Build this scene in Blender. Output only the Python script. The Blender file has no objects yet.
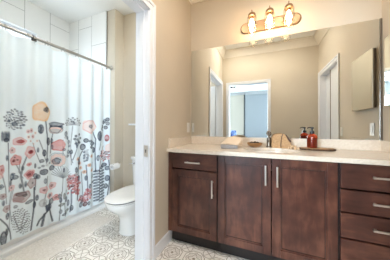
import bpy, bmesh, math, random
import numpy as np
from mathutils import Vector, Matrix
S = bpy.context.scene
COL = S.collection
PI = math.pi

# ------------------------------------------------------------------ camera
cd = bpy.data.cameras.new('camera'); cam = bpy.data.objects.new('camera', cd); COL.objects.link(cam)
TH, PT, RL = math.radians(21.651), 0.0064, 0.0028
F0 = Vector((-math.sin(TH), math.cos(TH), 0)); R0 = Vector((math.cos(TH), math.sin(TH), 0)); U0 = Vector((0, 0, 1))
FW = F0*math.cos(PT) + U0*math.sin(PT); U1 = -F0*math.sin(PT) + U0*math.cos(PT)
RT = R0*math.cos(RL) + U1*math.sin(RL); UP = -R0*math.sin(RL) + U1*math.cos(RL)
m = Matrix((RT, UP, -FW)).transposed().to_4x4(); m.translation = Vector((0, 0, 1.086)); cam.matrix_world = m
cd.sensor_width = 36.0; cd.lens = 171.37/390*36; cd.shift_y = -3.456/390; cd.clip_start = 0.01
S.camera = cam

# ------------------------------------------------------------------ world, daylight, added bedroom fill, exposure
w = bpy.data.worlds.new('world'); S.world = w; w.use_nodes = True
bg = w.node_tree.nodes['Background']; bg.inputs[0].default_value = (0.75, 0.88, 1.0, 1); bg.inputs[1].default_value = 1.0
def area(name, loc, direction, sx, sy, power, col):
    l = bpy.data.lights.new(name, 'AREA'); l.shape = 'RECTANGLE'; l.size = sx; l.size_y = sy; l.energy = power; l.color = col
    o = bpy.data.objects.new(name, l); COL.objects.link(o); o.location = loc
    o.rotation_euler = Vector(direction).to_track_quat('-Z', 'Y').to_euler(); return o
area('bedroom_fill', (-2.09, -4.62, 1.4), (0, 1, 0), 0.82, 1.8, 225, (0.74, 0.88, 1.0))  # unseen source added behind the camera to light the vanity
area('bedroom_side_fill', (2.82, -2.95, 1.4), (-1, 0, 0), 1.6, 1.6, 175, (0.68, 0.84, 1.0))  # second added source, unseen, lighting the curtain and door jamb
area('tub_daylight', (-3.12, 0.9, 1.95), (1, 0, 0), 0.95, 0.85, 5.0, (0.80, 0.91, 1.0))
S.view_settings.view_transform = 'Standard'; S.view_settings.look = 'None'; S.view_settings.gamma = 1.0
S.view_settings.use_curve_mapping = False; S.view_settings.exposure = 1.3
S.cycles.max_bounces = 14; S.cycles.diffuse_bounces = 6; S.cycles.glossy_bounces = 6; S.cycles.transparent_max_bounces = 16
S.cycles.use_denoising = True; S.cycles.caustics_reflective = False; S.cycles.caustics_refractive = False
S.cycles.sample_clamp_indirect = 6.0

# ------------------------------------------------------------------ materials
def lin(c):
    c = c/255.0; return c/12.92 if c <= 0.04045 else ((c+0.055)/1.055)**2.4
def rgb(c): return (lin(c[0]), lin(c[1]), lin(c[2]), 1)
def mat(name, col, rough=0.5, metal=0.0, **k):
    m = bpy.data.materials.new(name); m.use_nodes = True; b = m.node_tree.nodes['Principled BSDF']
    b.inputs['Base Color'].default_value = rgb(col); b.inputs['Roughness'].default_value = rough; b.inputs['Metallic'].default_value = metal
    for a, v in k.items(): b.inputs[a.replace('_', ' ')].default_value = v
    return m
def N(m, t, **k):
    n = m.node_tree.nodes.new(t)
    for a, v in k.items(): setattr(n, a, v)
    return n
def L(m, a, b): m.node_tree.links.new(a, b)
def bsdf(m): return m.node_tree.nodes['Principled BSDF']
def noisy(m, c1, c2, scale=(1, 1, 1), nscale=5.0, detail=4.0, bump=0.0, rough=None, bdist=0.002):
    """colour that varies softly between c1 and c2 with an object-space noise, optional bump"""
    tc = N(m, 'ShaderNodeTexCoord'); mp = N(m, 'ShaderNodeMapping'); mp.inputs['Scale'].default_value = scale
    nz = N(m, 'ShaderNodeTexNoise'); nz.inputs['Scale'].default_value = nscale; nz.inputs['Detail'].default_value = detail
    cr = N(m, 'ShaderNodeValToRGB'); cr.color_ramp.elements[0].color = rgb(c1); cr.color_ramp.elements[1].color = rgb(c2)
    cr.color_ramp.elements[0].position = 0.32; cr.color_ramp.elements[1].position = 0.68
    L(m, tc.outputs['Object'], mp.inputs[0]); L(m, mp.outputs[0], nz.inputs['Vector']); L(m, nz.outputs['Fac'], cr.inputs[0]); L(m, cr.outputs[0], bsdf(m).inputs['Base Color'])
    if bump:
        bp = N(m, 'ShaderNodeBump'); bp.inputs['Strength'].default_value = bump; bp.inputs['Distance'].default_value = bdist
        L(m, nz.outputs['Fac'], bp.inputs['Height']); L(m, bp.outputs[0], bsdf(m).inputs['Normal'])
    return m
M = {}
M['paint'] = noisy(mat('wall_paint', (209, 198, 180), 0.75), (207, 196, 178), (211, 200, 182), nscale=3)
M['ceiling'] = mat('ceiling_paint', (247, 246, 243), 0.8)
M['trim'] = mat('trim_gloss_white', (234, 236, 240), 0.35)
M['crown'] = mat('crown_warm_white', (240, 232, 218), 0.5)
M['door'] = mat('door_white', (232, 234, 238), 0.4)
M['porcelain'] = mat('porcelain', (240, 239, 236), 0.12)
M['acrylic'] = mat('tub_acrylic', (236, 236, 234), 0.2)
M['quartz'] = noisy(mat('cream_quartz', (222, 212, 198), 0.22), (218, 207, 192), (228, 219, 206), nscale=60)
M['nickel'] = mat('brushed_nickel', (226, 221, 214), 0.28, 1.0)
M['chrome'] = mat('chrome', (225, 226, 228), 0.08, 1.0)
M['bronze'] = mat('warm_nickel_plate', (168, 138, 108), 0.38, 1.0)
M['mirror'] = mat('mirror_silver', (232, 236, 234), 0.0, 1.0)
M['mirror_edge'] = mat('mirror_channel', (150, 146, 142), 0.25, 1.0)
M['dark_nickel'] = mat('aged_nickel', (134, 124, 112), 0.28, 1.0)
M['rod'] = mat('rod_nickel', (184, 180, 174), 0.3, 1.0)
M['black'] = mat('black_plastic', (22, 22, 24), 0.3)
M['toekick'] = mat('toe_kick_black', (26, 20, 20), 0.45)
M['recess_shade'] = mat('recess_shadow_paint', (36, 20, 17), 0.5)
M['gap'] = mat('cabinet_inside', (30, 18, 16), 0.6)
M['plate'] = mat('switch_plate', (238, 234, 226), 0.35)
M['paper'] = mat('toilet_paper', (244, 242, 238), 0.9)
M['mat'] = noisy(mat('bath_mat_pile', (226, 220, 212), 0.95), (216, 209, 200), (236, 231, 224), nscale=90, bump=0.6, bdist=0.006)
M['towel'] = noisy(mat('cream_towel', (238, 222, 200), 0.95), (232, 214, 190), (243, 228, 208), nscale=160, bump=0.5)
M['towel_grey'] = noisy(mat('grey_towel', (166, 168, 174), 0.95), (150, 152, 160), (182, 184, 190), nscale=160, bump=0.5)
M['linen'] = noisy(mat('tan_linen', (186, 150, 110), 0.9), (168, 132, 94), (200, 166, 126), scale=(1, 1, 3), nscale=60, bump=0.3)
M['leather'] = mat('brown_leather', (74, 50, 38), 0.5)
M['bead'] = noisy(mat('wooden_bead', (206, 180, 146), 0.6), (190, 158, 120), (222, 200, 170), nscale=40)
M['bowlwood'] = noisy(mat('bowl_wood', (140, 96, 52), 0.4), (104, 68, 36), (176, 128, 74), scale=(1, 1, 5), nscale=14)
M['bowldark'] = mat('bowl_inside', (58, 40, 28), 0.5)
M['slabwood'] = noisy(mat('slab_wood', (150, 112, 72), 0.5), (120, 84, 52), (178, 138, 96), scale=(2, 12, 2), nscale=6)
M['bark'] = noisy(mat('slab_bark', (62, 44, 32), 0.85), (40, 28, 20), (98, 72, 50), nscale=50, bump=0.8)
M['carpet'] = noisy(mat('bedroom_carpet', (176, 168, 156), 0.95), (112, 104, 96), (132, 124, 114), nscale=200)
M['bedwall'] = mat('bedroom_paint', (168, 168, 166), 0.8)
M['closet_cream'] = mat('closet_panel_cream', (160, 152, 138), 0.6)
M['closet_blue'] = mat('closet_panel_pale_blue', (138, 142, 144), 0.45)
M['blue'] = noisy(mat('blue_fabric', (48, 84, 176), 0.9), (30, 50, 120), (150, 176, 230), nscale=14, detail=1)
M['bedding'] = mat('bedding_white', (226, 226, 226), 0.9)
M['bedwood'] = mat('bed_wood', (96, 72, 54), 0.5)
M['amber'] = mat('amber_glass', (226, 84, 44), 0.06, 0.0, Transmission_Weight=0.85, IOR=1.45)
M['soap'] = mat('red_soap', (196, 50, 26), 0.3)
class X:
    """small expression builder over shader math nodes"""
    def __init__(s, m, o): s.m, s.o = m, o
    def op(s, k, *a):
        n = N(s.m, 'ShaderNodeMath', operation=k)
        for i, q in enumerate((s,)+a):
            if isinstance(q, X): L(s.m, q.o, n.inputs[i])
            else: n.inputs[i].default_value = q
        return X(s.m, n.outputs[0])
    def __add__(s, a): return s.op('ADD', a)
    def __sub__(s, a): return s.op('SUBTRACT', a)
    def __mul__(s, a): return s.op('MULTIPLY', a)
    def abs(s): return s.op('ABSOLUTE')
    def fract(s): return s.op('FRACT')
    def max(s, a): return s.op('MAXIMUM', a)
    def min(s, a): return s.op('MINIMUM', a)
    def near(s, c, wd): return (s - c).abs().op('LESS_THAN', wd)
def glass(name, tint, gl=0.0, ior=1.45, rough=0.02):
    m = bpy.data.materials.new(name); m.use_nodes = True; nt = m.node_tree; nt.nodes.remove(nt.nodes['Principled BSDF'])
    out = nt.nodes['Material Output']; tr = N(m, 'ShaderNodeBsdfTransparent'); tr.inputs[0].default_value = tint
    g = N(m, 'ShaderNodeBsdfGlossy'); g.inputs['Roughness'].default_value = rough
    fr = N(m, 'ShaderNodeLayerWeight'); fr.inputs['Blend'].default_value = 0.35; mx = N(m, 'ShaderNodeMixShader')
    f3 = X(m, fr.outputs['Facing']).op('POWER', 2.5)*0.6 + 0.04
    L(m, f3.o, mx.inputs[0]); L(m, tr.outputs[0], mx.inputs[1]); L(m, g.outputs[0], mx.inputs[2]); L(m, mx.outputs[0], out.inputs[0]); return m
M['jar'] = glass('clear_jar_glass', (0.97, 0.97, 0.96, 1))
M['pane'] = glass('window_glass', (0.98, 0.99, 1.0, 1))
def emis(name, col, s):
    m = bpy.data.materials.new(name); m.use_nodes = True; nt = m.node_tree; nt.nodes.remove(nt.nodes['Principled BSDF'])
    e = N(m, 'ShaderNodeEmission'); e.inputs[0].default_value = col; e.inputs[1].default_value = s; L(m, e.outputs[0], nt.nodes['Material Output'].inputs[0]); return m
BULB = 27.0
M['bulb'] = emis('bulb_glow', (1.0, 0.64, 0.34, 1), BULB)
M['toilet_fill'] = emis('toilet_fill_glow', (0.90, 0.96, 1.0, 1), 76.0)  # lens of the added toilet room fill lamps
M['fill_downlight'] = emis('fill_downlight_glow', (1.0, 0.92, 0.82, 1), 118.0)  # lens of the added bathroom fill lamps
M['fan_globe'] = emis('fan_lamp_glow', (1.0, 0.97, 0.92, 1), 2.5)

def wood(name, vertical, seed):
    m = mat(name, (70, 38, 32), 0.34); b = bsdf(m)
    b.inputs['Coat Weight'].default_value = 0.15; b.inputs['Coat Roughness'].default_value = 0.25
    tc = N(m, 'ShaderNodeTexCoord'); mp = N(m, 'ShaderNodeMapping'); mp.inputs['Scale'].default_value = (7, 7, 1.6) if vertical else (1.6, 7, 7); mp.inputs['Location'].default_value = (seed, seed*1.7, seed*2.3)
    n1 = N(m, 'ShaderNodeTexNoise'); n1.inputs['Scale'].default_value = 4; n1.inputs['Detail'].default_value = 6; n1.inputs['Distortion'].default_value = 0.6
    n2 = N(m, 'ShaderNodeTexNoise'); n2.inputs['Scale'].default_value = 5.5; n2.inputs['Detail'].default_value = 3
    mx = N(m, 'ShaderNodeMath', operation='MULTIPLY_ADD'); mx.inputs[1].default_value = 0.35
    m2 = N(m, 'ShaderNodeMath', operation='MULTIPLY'); m2.inputs[1].default_value = 0.65
    cr = N(m, 'ShaderNodeValToRGB'); e = cr.color_ramp.elements
    e[0].position = 0.3; e[0].color = rgb((48, 25, 20)); e[1].position = 0.72; e[1].color = rgb((124, 80, 62))
    k = cr.color_ramp.elements.new(0.5); k.color = rgb((80, 45, 36))
    L(m, tc.outputs['Object'], mp.inputs[0]); L(m, mp.outputs[0], n1.inputs['Vector']); L(m, tc.outputs['Object'], n2.inputs['Vector'])
    L(m, n1.outputs['Fac'], mx.inputs[0]); L(m, n2.outputs['Fac'], m2.inputs[0]); L(m, m2.outputs[0], mx.inputs[2]); L(m, mx.outputs[0], cr.inputs[0]); L(m, cr.outputs[0], b.inputs['Base Color'])
    return m
M['wood_v'] = wood('espresso_wood_upright', True, 0.0); M['wood_h'] = wood('espresso_wood_level', False, 3.0)

def floor_tile():
    m = mat('patterned_cement_tile', (226, 220, 210), 0.38)
    tc = N(m, 'ShaderNodeTexCoord'); sp = N(m, 'ShaderNodeSeparateXYZ'); L(m, tc.outputs['Object'], sp.inputs[0])
    nz = N(m, 'ShaderNodeTexNoise'); nz.inputs['Scale'].default_value = 70; nz.inputs['Detail'].default_value = 2; L(m, tc.outputs['Object'], nz.inputs['Vector'])
    P = 0.2032
    x = ((X(m, sp.outputs[0]) + 20.65)*(1/P) + 0.5 + (-math.floor(20/P) + 0)*0).fract() - 0.5
    y = ((X(m, sp.outputs[1]) + (20-1.408))*(1/P) + 0.5).fract() - 0.5
    r = (x*x + y*y).op('SQRT'); t = y.op('ARCTAN2', x)
    ax, ay = x.abs(), y.abs()
    octn = ax.max(ay).max((ax + ay)*0.7071)                      # octagon norm
    c8, c4 = (t*8.0).op('COSINE'), (t*4.0).op('COSINE')
    cx, cy = (ax - 0.5).abs(), (ay - 0.5).abs(); rc = (cx*cx + cy*cy).op('SQRT')   # around the cell corners
    lobe = r - c8*0.02
    lines = octn.near(0.415, 0.014).max(lobe.near(0.325, 0.014)).max((r - c4*0.055).near(0.19, 0.016)).max(r.op('LESS_THAN', 0.06))
    pet = r.op('LESS_THAN', 0.32)*(c8 - (r*20.0).op('SINE')*0.8).op('GREATER_THAN', 0.0)
    arcs = rc.near(0.25, 0.013)
    crs = ((cx - cy).abs().op('LESS_THAN', 0.016))*rc.op('LESS_THAN', 0.24)
    ink = lines.max(arcs).max(crs).max(pet*0.28).max(lobe.op('LESS_THAN', 0.325)*0.08)
    wear = X(m, nz.outputs['Fac'])*0.9 + 0.35
    fac = (ink*wear).min(1.0)
    mx = N(m, 'ShaderNodeMix', data_type='RGBA'); mx.inputs[6].default_value = rgb((247, 243, 236)); mx.inputs[7].default_value = rgb((134, 118, 98))
    L(m, fac.o, mx.inputs[0]); L(m, mx.outputs[2], bsdf(m).inputs['Base Color']); return m
M['floor'] = floor_tile()
def wall_tile(name, off):
    """large white upright tiles, thin grey joints, every other column shifted"""
    m = mat(name, (232, 232, 228), 0.22)
    tc = N(m, 'ShaderNodeTexCoord'); sp = N(m, 'ShaderNodeSeparateXYZ'); L(m, tc.outputs['Object'], sp.inputs[0])
    W, H = 0.292, 0.60
    c = (X(m, sp.outputs[0]) + X(m, sp.outputs[1]) + 20.0 + off)*(1/W); col = c.op('FLOOR')
    z = (X(m, sp.outputs[2]) + (col*0.5).fract()*H + 0.385)*(1/H)
    g = c.fract().op('LESS_THAN', 0.014).max(z.fract().op('LESS_THAN', 0.007))
    mx = N(m, 'ShaderNodeMix', data_type='RGBA'); mx.inputs[6].default_value = rgb((246, 246, 244)); mx.inputs[7].default_value = rgb((150, 150, 148))
    L(m, g.o, mx.inputs[0]); L(m, mx.outputs[2], bsdf(m).inputs['Base Color']); return m
M['walltile'] = wall_tile('large_white_tile', 0.0599); M['walltile_end'] = wall_tile('large_white_tile_end', 0.155)

# ------------------------------------------------------------------ mesh helpers
class MB:
    def __init__(s): s.bm = bmesh.new()
    def join(s, bm):
        me = bpy.data.meshes.new('t'); bm.to_mesh(me); bm.free(); s.bm.from_mesh(me); bpy.data.meshes.remove(me); return s
    def box(s, x0, x1, y0, y1, z0, z1, bev=0.0, seg=2):
        b = bmesh.new(); r = bmesh.ops.create_cube(b, size=1.0)
        for v in r['verts']: v.co = Vector((x0 + (v.co.x+.5)*(x1-x0), y0 + (v.co.y+.5)*(y1-y0), z0 + (v.co.z+.5)*(z1-z0)))
        if bev: bmesh.ops.bevel(b, geom=b.edges[:], offset=bev, segments=seg, profile=0.5, affect='EDGES')
        return s.join(b)
    def rings(s, rings, cap=(True, True), closed=False):
        b = s.bm; R = [[b.verts.new(p) for p in r] for r in rings]; n = len(rings[0]); q = len(R)
        for i in range(q if closed else q-1):
            A, B = R[i], R[(i+1) % q]
            for j in range(n): b.faces.new((A[j], A[(j+1) % n], B[(j+1) % n], B[j]))
        if not closed:
            if cap[0]: b.faces.new(R[0][::-1])
            if cap[1]: b.faces.new(R[-1])
        return s
    def lathe(s, prof, c=(0, 0, 0), seg=24, sx=1.0, sy=1.0, cap=(True, True)):
        return s.rings([[(c[0] + r*sx*math.cos(2*PI*k/seg), c[1] + r*sy*math.sin(2*PI*k/seg), c[2] + z) for k in range(seg)] for r, z in prof], cap)
    def tube(s, path, r, seg=10, cap=True):
        P = [Vector(p) for p in path]; out = []; n0 = None
        rr = r if isinstance(r, (list, tuple)) else [r]*len(P)
        for i, p in enumerate(P):
            d = (P[min(i+1, len(P)-1)] - P[max(i-1, 0)]).normalized()
            if n0 is None: n0 = d.orthogonal().normalized()
            n0 = (n0 - d*n0.dot(d)).normalized(); b = d.cross(n0)
            out.append([tuple(p + (n0*math.cos(2*PI*k/seg) + b*math.sin(2*PI*k/seg))*rr[i]) for k in range(seg)])
        return s.rings(out, (cap, cap))
    def torus(s, c, axis, R, r, seg=24, rs=8):
        ax = Vector(axis).normalized(); u = ax.orthogonal().normalized(); v = ax.cross(u); C0 = Vector(c)
        return s.rings([[tuple(C0 + (u*math.cos(2*PI*i/seg) + v*math.sin(2*PI*i/seg))*(R + r*math.cos(2*PI*k/rs)) + ax*r*math.sin(2*PI*k/rs)) for k in range(rs)] for i in range(seg)], closed=True)
    def prism(s, poly, axis, a, b, bev=0.0):
        """polygon (list of 2-d points) swept along an axis from a to b"""
        f = {'x': lambda p, t: (t, p[0], p[1]), 'y': lambda p, t: (p[0], t, p[1]), 'z': lambda p, t: (p[0], p[1], t)}[axis]
        bm = bmesh.new(); A = [bm.verts.new(f(p, a)) for p in poly]; B = [bm.verts.new(f(p, b)) for p in poly]; n = len(poly)
        bm.faces.new(A[::-1]); bm.faces.new(B)
        for j in range(n): bm.faces.new((A[j], A[(j+1) % n], B[(j+1) % n], B[j]))
        bmesh.ops.recalc_face_normals(bm, faces=bm.faces[:])
        if bev: bmesh.ops.bevel(bm, geom=bm.edges[:], offset=bev, segments=2, profile=0.5, affect='EDGES')
        return s.join(bm)
    def build(s, name, m, parent=None, sharp=35, local=False):
        bmesh.ops.recalc_face_normals(s.bm, faces=s.bm.faces[:])
        o = parent; off = Vector((0, 0, 0))
        while o is not None and not local: off += o.location; o = o.parent
        for v in s.bm.verts: v.co -= off
        me = bpy.data.meshes.new(name); s.bm.to_mesh(me); s.bm.free()
        me.polygons.foreach_set('use_smooth', [True]*len(me.polygons)); me.set_sharp_from_angle(angle=math.radians(sharp))
        me.materials.append(M[m] if isinstance(m, str) else m)
        o = bpy.data.objects.new(name, me); COL.objects.link(o); o.parent = parent
        wn = o.modifiers.new('face_weighted_normals', 'WEIGHTED_NORMAL'); wn.keep_sharp = True; wn.weight = 100
        return o
def tag(o, label, cat, group=None):
    o['label'] = label; o['category'] = cat
    if group: o['group'] = group
    return o
def thing(name, label, cat, loc, group=None):
    o = bpy.data.objects.new(name, None); o.empty_display_size = 0.05; COL.objects.link(o); o.location = loc; return tag(o, label, cat, group)
def struct(name, mb, m, parent=None):
    o = mb.build(name, m, parent)
    if parent is None: o['kind'] = 'structure'
    return o
def copy_tree(o, parent=None):
    c = o.copy(); COL.objects.link(c); c.parent = parent
    for ch in list(o.children): copy_tree(ch, c)
    return c
# ------------------------------------------------------------------ the setting
XL, XR, YW, YF, ZC = -0.839, 0.956, 1.969, 0.13, 2.777      # bathroom faces
XT, YE, YT, XW = -2.925, 1.837, 2.002, -1.956               # tub back wall, tub end wall, wall behind the toilet, wing
struct('floor', MB().box(-3.05, 1.08, 0.02, 2.13, -0.1, 0.0), 'floor')
struct('floor_bedroom', MB().box(-2.75, 2.75, -4.55, 0.02, -0.1, 0.0), 'carpet')
struct('ceiling', MB().box(-3.05, 2.75, -4.55, 2.13, ZC, ZC+0.1), 'ceiling')
struct('wall_back', MB().box(XL, XR, YW, 2.12, 0, ZC), 'paint')
struct('wall_left', MB().box(-0.96, XL, YF, 0.235, 0, ZC).box(-0.96, XL, 1.133, 2.12, 0, ZC).box(-0.96, XL, 0.235, 1.133, 2.035, ZC), 'paint')
struct('wall_right', MB().box(XR, 1.08, YF, 0.225, 0, ZC).box(XR, 1.08, 1.025, 2.12, 0, ZC).box(XR, 1.08, 0.225, 1.025, 2.035, ZC), 'paint')
struct('wall_front', MB().box(-0.96, -0.715, 0.02, YF, 0, ZC).box(0.10, 1.08, 0.02, YF, 0, ZC).box(-0.715, 0.10, 0.02, YF, 2.035, ZC), 'paint')
struct('wall_toilet', MB().box(XW, -0.96, YT, 2.12, 0, ZC), 'paint')
struct('wall_tub_end', MB().box(-3.045, XW, YE, 2.12, 0, ZC), 'paint')
struct('wall_tub_end_tile', MB().box(XT, -2.11, YE-0.012, YE, 0, ZC, 0.002), 'walltile_end')
struct('trim_10', MB().box(-2.1099, -2.104, YE-0.0125, YE-.0002, 0, ZC, 0.001), 'mirror_edge')
struct('wall_tub_front', MB().box(-3.045, -0.96, 0.02, 0.17, 0, ZC), 'paint')
wy0, wy1, wz0, wz1 = 0.40, 1.397, 1.50, 2.385
struct('wall_tub_back', MB().box(-3.045, XT, 0.17, wy0, 0, ZC).box(-3.045, XT, wy1, YE, 0, ZC).box(-3.045, XT, wy0, wy1, 0, wz0).box(-3.045, XT, wy0, wy1, wz1, ZC), 'walltile')
# bedroom shell behind the camera
bx0, bx1, bz0, bz1 = -2.5, -1.68, 0.45, 2.3
struct('wall_bedroom_back', MB().box(-2.75, bx0, -4.55, -4.4, 0, ZC).box(bx1, 2.75, -4.55, -4.4, 0, ZC).box(bx0, bx1, -4.55, -4.4, 0, bz0).box(bx0, bx1, -4.55, -4.4, bz1, ZC), 'bedwall')
struct('wall_bedroom_left', MB().box(-2.75, -2.6, -4.4, 0.02, 0, ZC), 'bedwall')
struct('wall_bedroom_right', MB().box(2.6, 2.75, -4.4, -3.75, 0, ZC).box(2.6, 2.75, -2.15, 0.02, 0, ZC).box(2.6, 2.75, -3.75, -2.15, 0, 0.6).box(2.6, 2.75, -3.75, -2.15, 2.2, ZC), 'bedwall')
struct('wall_bedroom_front', MB().box(-2.6, -0.715, -0.005, 0.02, 0, ZC).box(0.10, 2.6, -0.005, 0.02, 0, ZC).box(-0.715, 0.10, -0.005, 0.02, 2.035, ZC), 'bedwall')
def window(name, axis, c0, c1, z0, z1, face, back, bars):
    """frame set in a wall opening; axis 'y' means the wall runs along y"""
    a, b = sorted((face, back)); mb = MB(); t = 0.04
    def bx(p0, p1, q0, q1, d=0.0):
        if axis == 'y': mb.box(a+d, b-d, p0, p1, q0, q1, 0.003)
        else: mb.box(p0, p1, a+d, b-d, q0, q1, 0.003)
    bx(c0, c0+t, z0, z1); bx(c1-t, c1, z0, z1); bx(c0+t, c1-t, z0, z0+t); bx(c0+t, c1-t, z1-t, z1)
    for k in range(1, bars): q = c0 + (c1-c0)*k/bars; bx(q-.015, q+.015, z0+t, z1-t, 0.015)
    o = struct(name, mb, 'trim'); mid = (a+b)/2; g = MB()
    if axis == 'y': g.box(mid-.003, mid+.003, c0+t, c1-t, z0+t, z1-t)
    else: g.box(c0+t, c1-t, mid-.003, mid+.003, z0+t, z1-t)
    g.build('window_pane', 'pane', o); return o
window('window_1', 'y', wy0, wy1, wz0, wz1, -3.035, -2.975, 1)
window('added_window_2', 'x', bx0, bx1, bz0, bz1, -4.53, -4.47, 2)  # unseen bedroom window, added to supply light through the doorway
window('added_window_3', 'y', -3.75, -2.15, 0.6, 2.2, 2.73, 2.67, 2)  # unseen side window, added so light reaches curtain and jamb
# door openings: jamb lining, stop, casing
def casing_y(xf, out, y0, y1, zt, w=0.068):
    """casing on a wall face x = xf, its thickness towards out (+1/-1)"""
    mb = MB()
    for d0, d1, th in ((0.0, w*0.62, 0.012), (w*0.62, w, 0.019)):
        for lo, hi in ((y0-d1, y0-d0), (y1+d0, y1+d1)):
            mb.box(*sorted((xf, xf+out*th)), lo, hi, 0, zt+d1, 0.003)
        mb.box(*sorted((xf, xf+out*th)), y0-d0, y1+d0, zt+d0, zt+d1, 0.003)
    return mb
def casing_x(yf, out, x0, x1, zt, w=0.055):
    mb = MB()
    for d0, d1, th in ((0.0, w*0.62, 0.010), (w*0.62, w, 0.015)):
        for lo, hi in ((x0-d1, x0-d0), (x1+d0, x1+d1)):
            mb.box(lo, hi, *sorted((yf, yf+out*th)), 0, zt+d1, 0.003)
        mb.box(x0-d0, x1+d0, *sorted((yf, yf+out*th)), zt+d0, zt+d1, 0.003)
    return mb
struct('trim_1', casing_y(XL, 1, 0.245, 1.123, 2.025), 'trim')
struct('trim_2', casing_y(-0.96, -1, 0.245, 1.123, 2.025), 'trim')
struct('trim_3', casing_y(XR, -1, 0.235, 1.015, 2.025), 'trim')
struct('trim_4', casing_x(YF, 1, -0.705, 0.09, 2.025), 'trim')
struct('trim_5', casing_x(-0.005, -1, -0.705, 0.09, 2.025), 'trim')
jam = MB().box(-0.96, XL, 1.118, 1.133, 0, 2.035, 0.001).box(-0.96, XL, 0.235, 0.25, 0, 2.035, 0.001).box(-0.96, XL, 0.25, 1.118, 2.02, 2.035, 0.001)
jam.box(-0.918, -0.878, 1.106, 1.118, 0, 2.02, 0.002).box(-0.918, -0.878, 0.25, 0.262, 0, 2.02, 0.002).box(-0.918, -0.878, 0.262, 1.106, 2.008, 2.02, 0.002)
j1 = struct('trim_6', jam, 'trim')
sp = MB().box(-0.879, -0.842, 1.1155, 1.1185, 0.855, 0.945, 0.001).build('strike_plate', 'nickel', j1)
MB().box(-0.864, -0.857, 1.1145, 1.116, 0.888, 0.912, 0.0005).build('strike_hole', 'black', sp)
struct('trim_7', MB().box(XR, 1.08, 0.225, 0.24, 0, 2.035, 0.001).box(XR, 1.08, 1.01, 1.025, 0, 2.035, 0.001).box(XR, 1.08, 0.24, 1.01, 2.02, 2.035, 0.001), 'trim')
struct('trim_8', MB().box(-0.715, -0.70, -0.005, YF, 0, 2.035, 0.001).box(0.085, 0.10, -0.005, YF, 0, 2.035, 0.001).box(-0.70, 0.085, -0.005, YF, 2.02, 2.035, 0.001), 'trim')
# doors: one swung open into the toilet room, one shut in the right wall
d1 = struct('door_1', MB().box(-1.75, -0.985, 0.205, 0.24, 0.01, 2.005, 0.003).box(-1.66, -1.075, 0.238, 0.246, 1.15, 1.9, 0.004).box(-1.66, -1.075, 0.238, 0.246, 0.2, 1.02, 0.004), 'door')
MB().lathe([(0.026, 0), (0.026, 0.006), (0.010, 0.010), (0.010, 0.03), (0.024, 0.038), (0.027, 0.05), (0.018, 0.062)], (0, 0, 0)).build('door_knob', 'nickel', d1, local=True)
kn = d1.children[0]; kn.location = (-1.69, 0.24, 0.95); kn.rotation_euler = (-PI/2, 0, 0)
d2 = struct('door_2', MB().box(1.0, 1.02, 0.60, 1.009, 0.01, 2.015, 0.003), 'door')
MB().box(1.045, 1.065, 0.241, 0.66, 0.01, 2.015, 0.003).build('sliding_panel', 'door', d2)
MB().box(0.997, 1.0225, 0.575, 0.60, 0.01, 2.015, 0.002).build('edge_strip', 'dark_nickel', d2)
# baseboards and crown
def base(name, mb): struct(name, mb, 'trim')
bp = [(0, 0), (0.015, 0), (0.015, 0.085), (0.011, 0.094), (0.006, 0.10), (0, 0.10)]
base('baseboard_left', MB().prism([(XL+p, q) for p, q in bp], 'y', 1.1915, 1.478))
base('baseboard_right', MB().prism([(XR-p, q) for p, q in bp], 'y', 1.085, 1.395))
base('baseboard_front', MB().prism([(YF+p, q) for p, q in bp], 'x', 0.146, XR))
base('baseboard_toilet', MB().prism([(YT-p, q) for p, q in bp], 'x', XW, -0.96))
base('baseboard_wing', MB().prism([(XW+p, q) for p, q in bp], 'y', YE, YT-0.015))
base('baseboard_toilet_right', MB().prism([(-0.96-p, q) for p, q in bp], 'y', 1.1915, YT-0.015))
cw, ch = 0.10, ZC-2.628
cp = [(0, 0), (0.012, 0), (0.014, 0.02), (0.03, 0.035), (0.052, 0.062), (0.078, 0.10), (0.086, ch-0.022), (cw, ch-0.02), (cw, ch), (0, ch)]
def crown():
    mb = MB(); rings = []
    for p, q in cp: rings.append([(XL+p, YF+p, 2.628+q), (XR-p, YF+p, 2.628+q), (XR-p, YW-p, 2.628+q), (XL+p, YW-p, 2.628+q)])
    return mb.rings(rings, closed=True)
struct('trim_crown', crown(), 'crown')

# ------------------------------------------------------------------ vanity
YC = 1.42
def shaker(parent, name, x0, x1, z0, z1, m='wood_v', fr=0.058):
    """door slab with a raised frame round a sunk flat panel; one mesh"""
    mb = MB(); y0, y1 = YC, YC+0.02
    mb.box(x0, x0+fr, y0, y1, z0, z1, 0.0025).box(x1-fr, x1, y0, y1, z0, z1, 0.0025)
    mb.box(x0+fr, x1-fr, y0, y1, z0, z0+fr, 0.0025).box(x0+fr, x1-fr, y0, y1, z1-fr, z1, 0.0025)
    for lo, hi, a, b in ((x0+fr, x0+fr+0.008, z0+fr, z1-fr), (x1-fr-0.008, x1-fr, z0+fr, z1-fr), (x0+fr+.008, x1-fr-.008, z0+fr, z0+fr+0.008), (x0+fr+.008, x1-fr-.008, z1-fr-0.008, z1-fr)):
        mb.box(lo, hi, y0+0.006, y1, a, b, 0.002)
    mb.box(x0+fr-.002, x1-fr+.002, y0+0.012, y1-0.002, z0+fr-.002, z1-fr+.002)
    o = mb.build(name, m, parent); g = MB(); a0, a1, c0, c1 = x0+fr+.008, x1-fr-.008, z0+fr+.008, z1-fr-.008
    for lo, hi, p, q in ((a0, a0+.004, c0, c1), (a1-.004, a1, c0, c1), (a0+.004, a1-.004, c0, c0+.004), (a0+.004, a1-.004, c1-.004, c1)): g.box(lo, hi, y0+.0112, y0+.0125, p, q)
    g.build('recess_shadow_line', 'recess_shade', o); return o  # dark strips paint in the recess shadow round the sunk panel
def slab(parent, name, x0, x1, z0, z1): return MB().box(x0, x1, YC, YC+0.02, z0, z1, 0.003).build(name, 'wood_h', parent)
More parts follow.
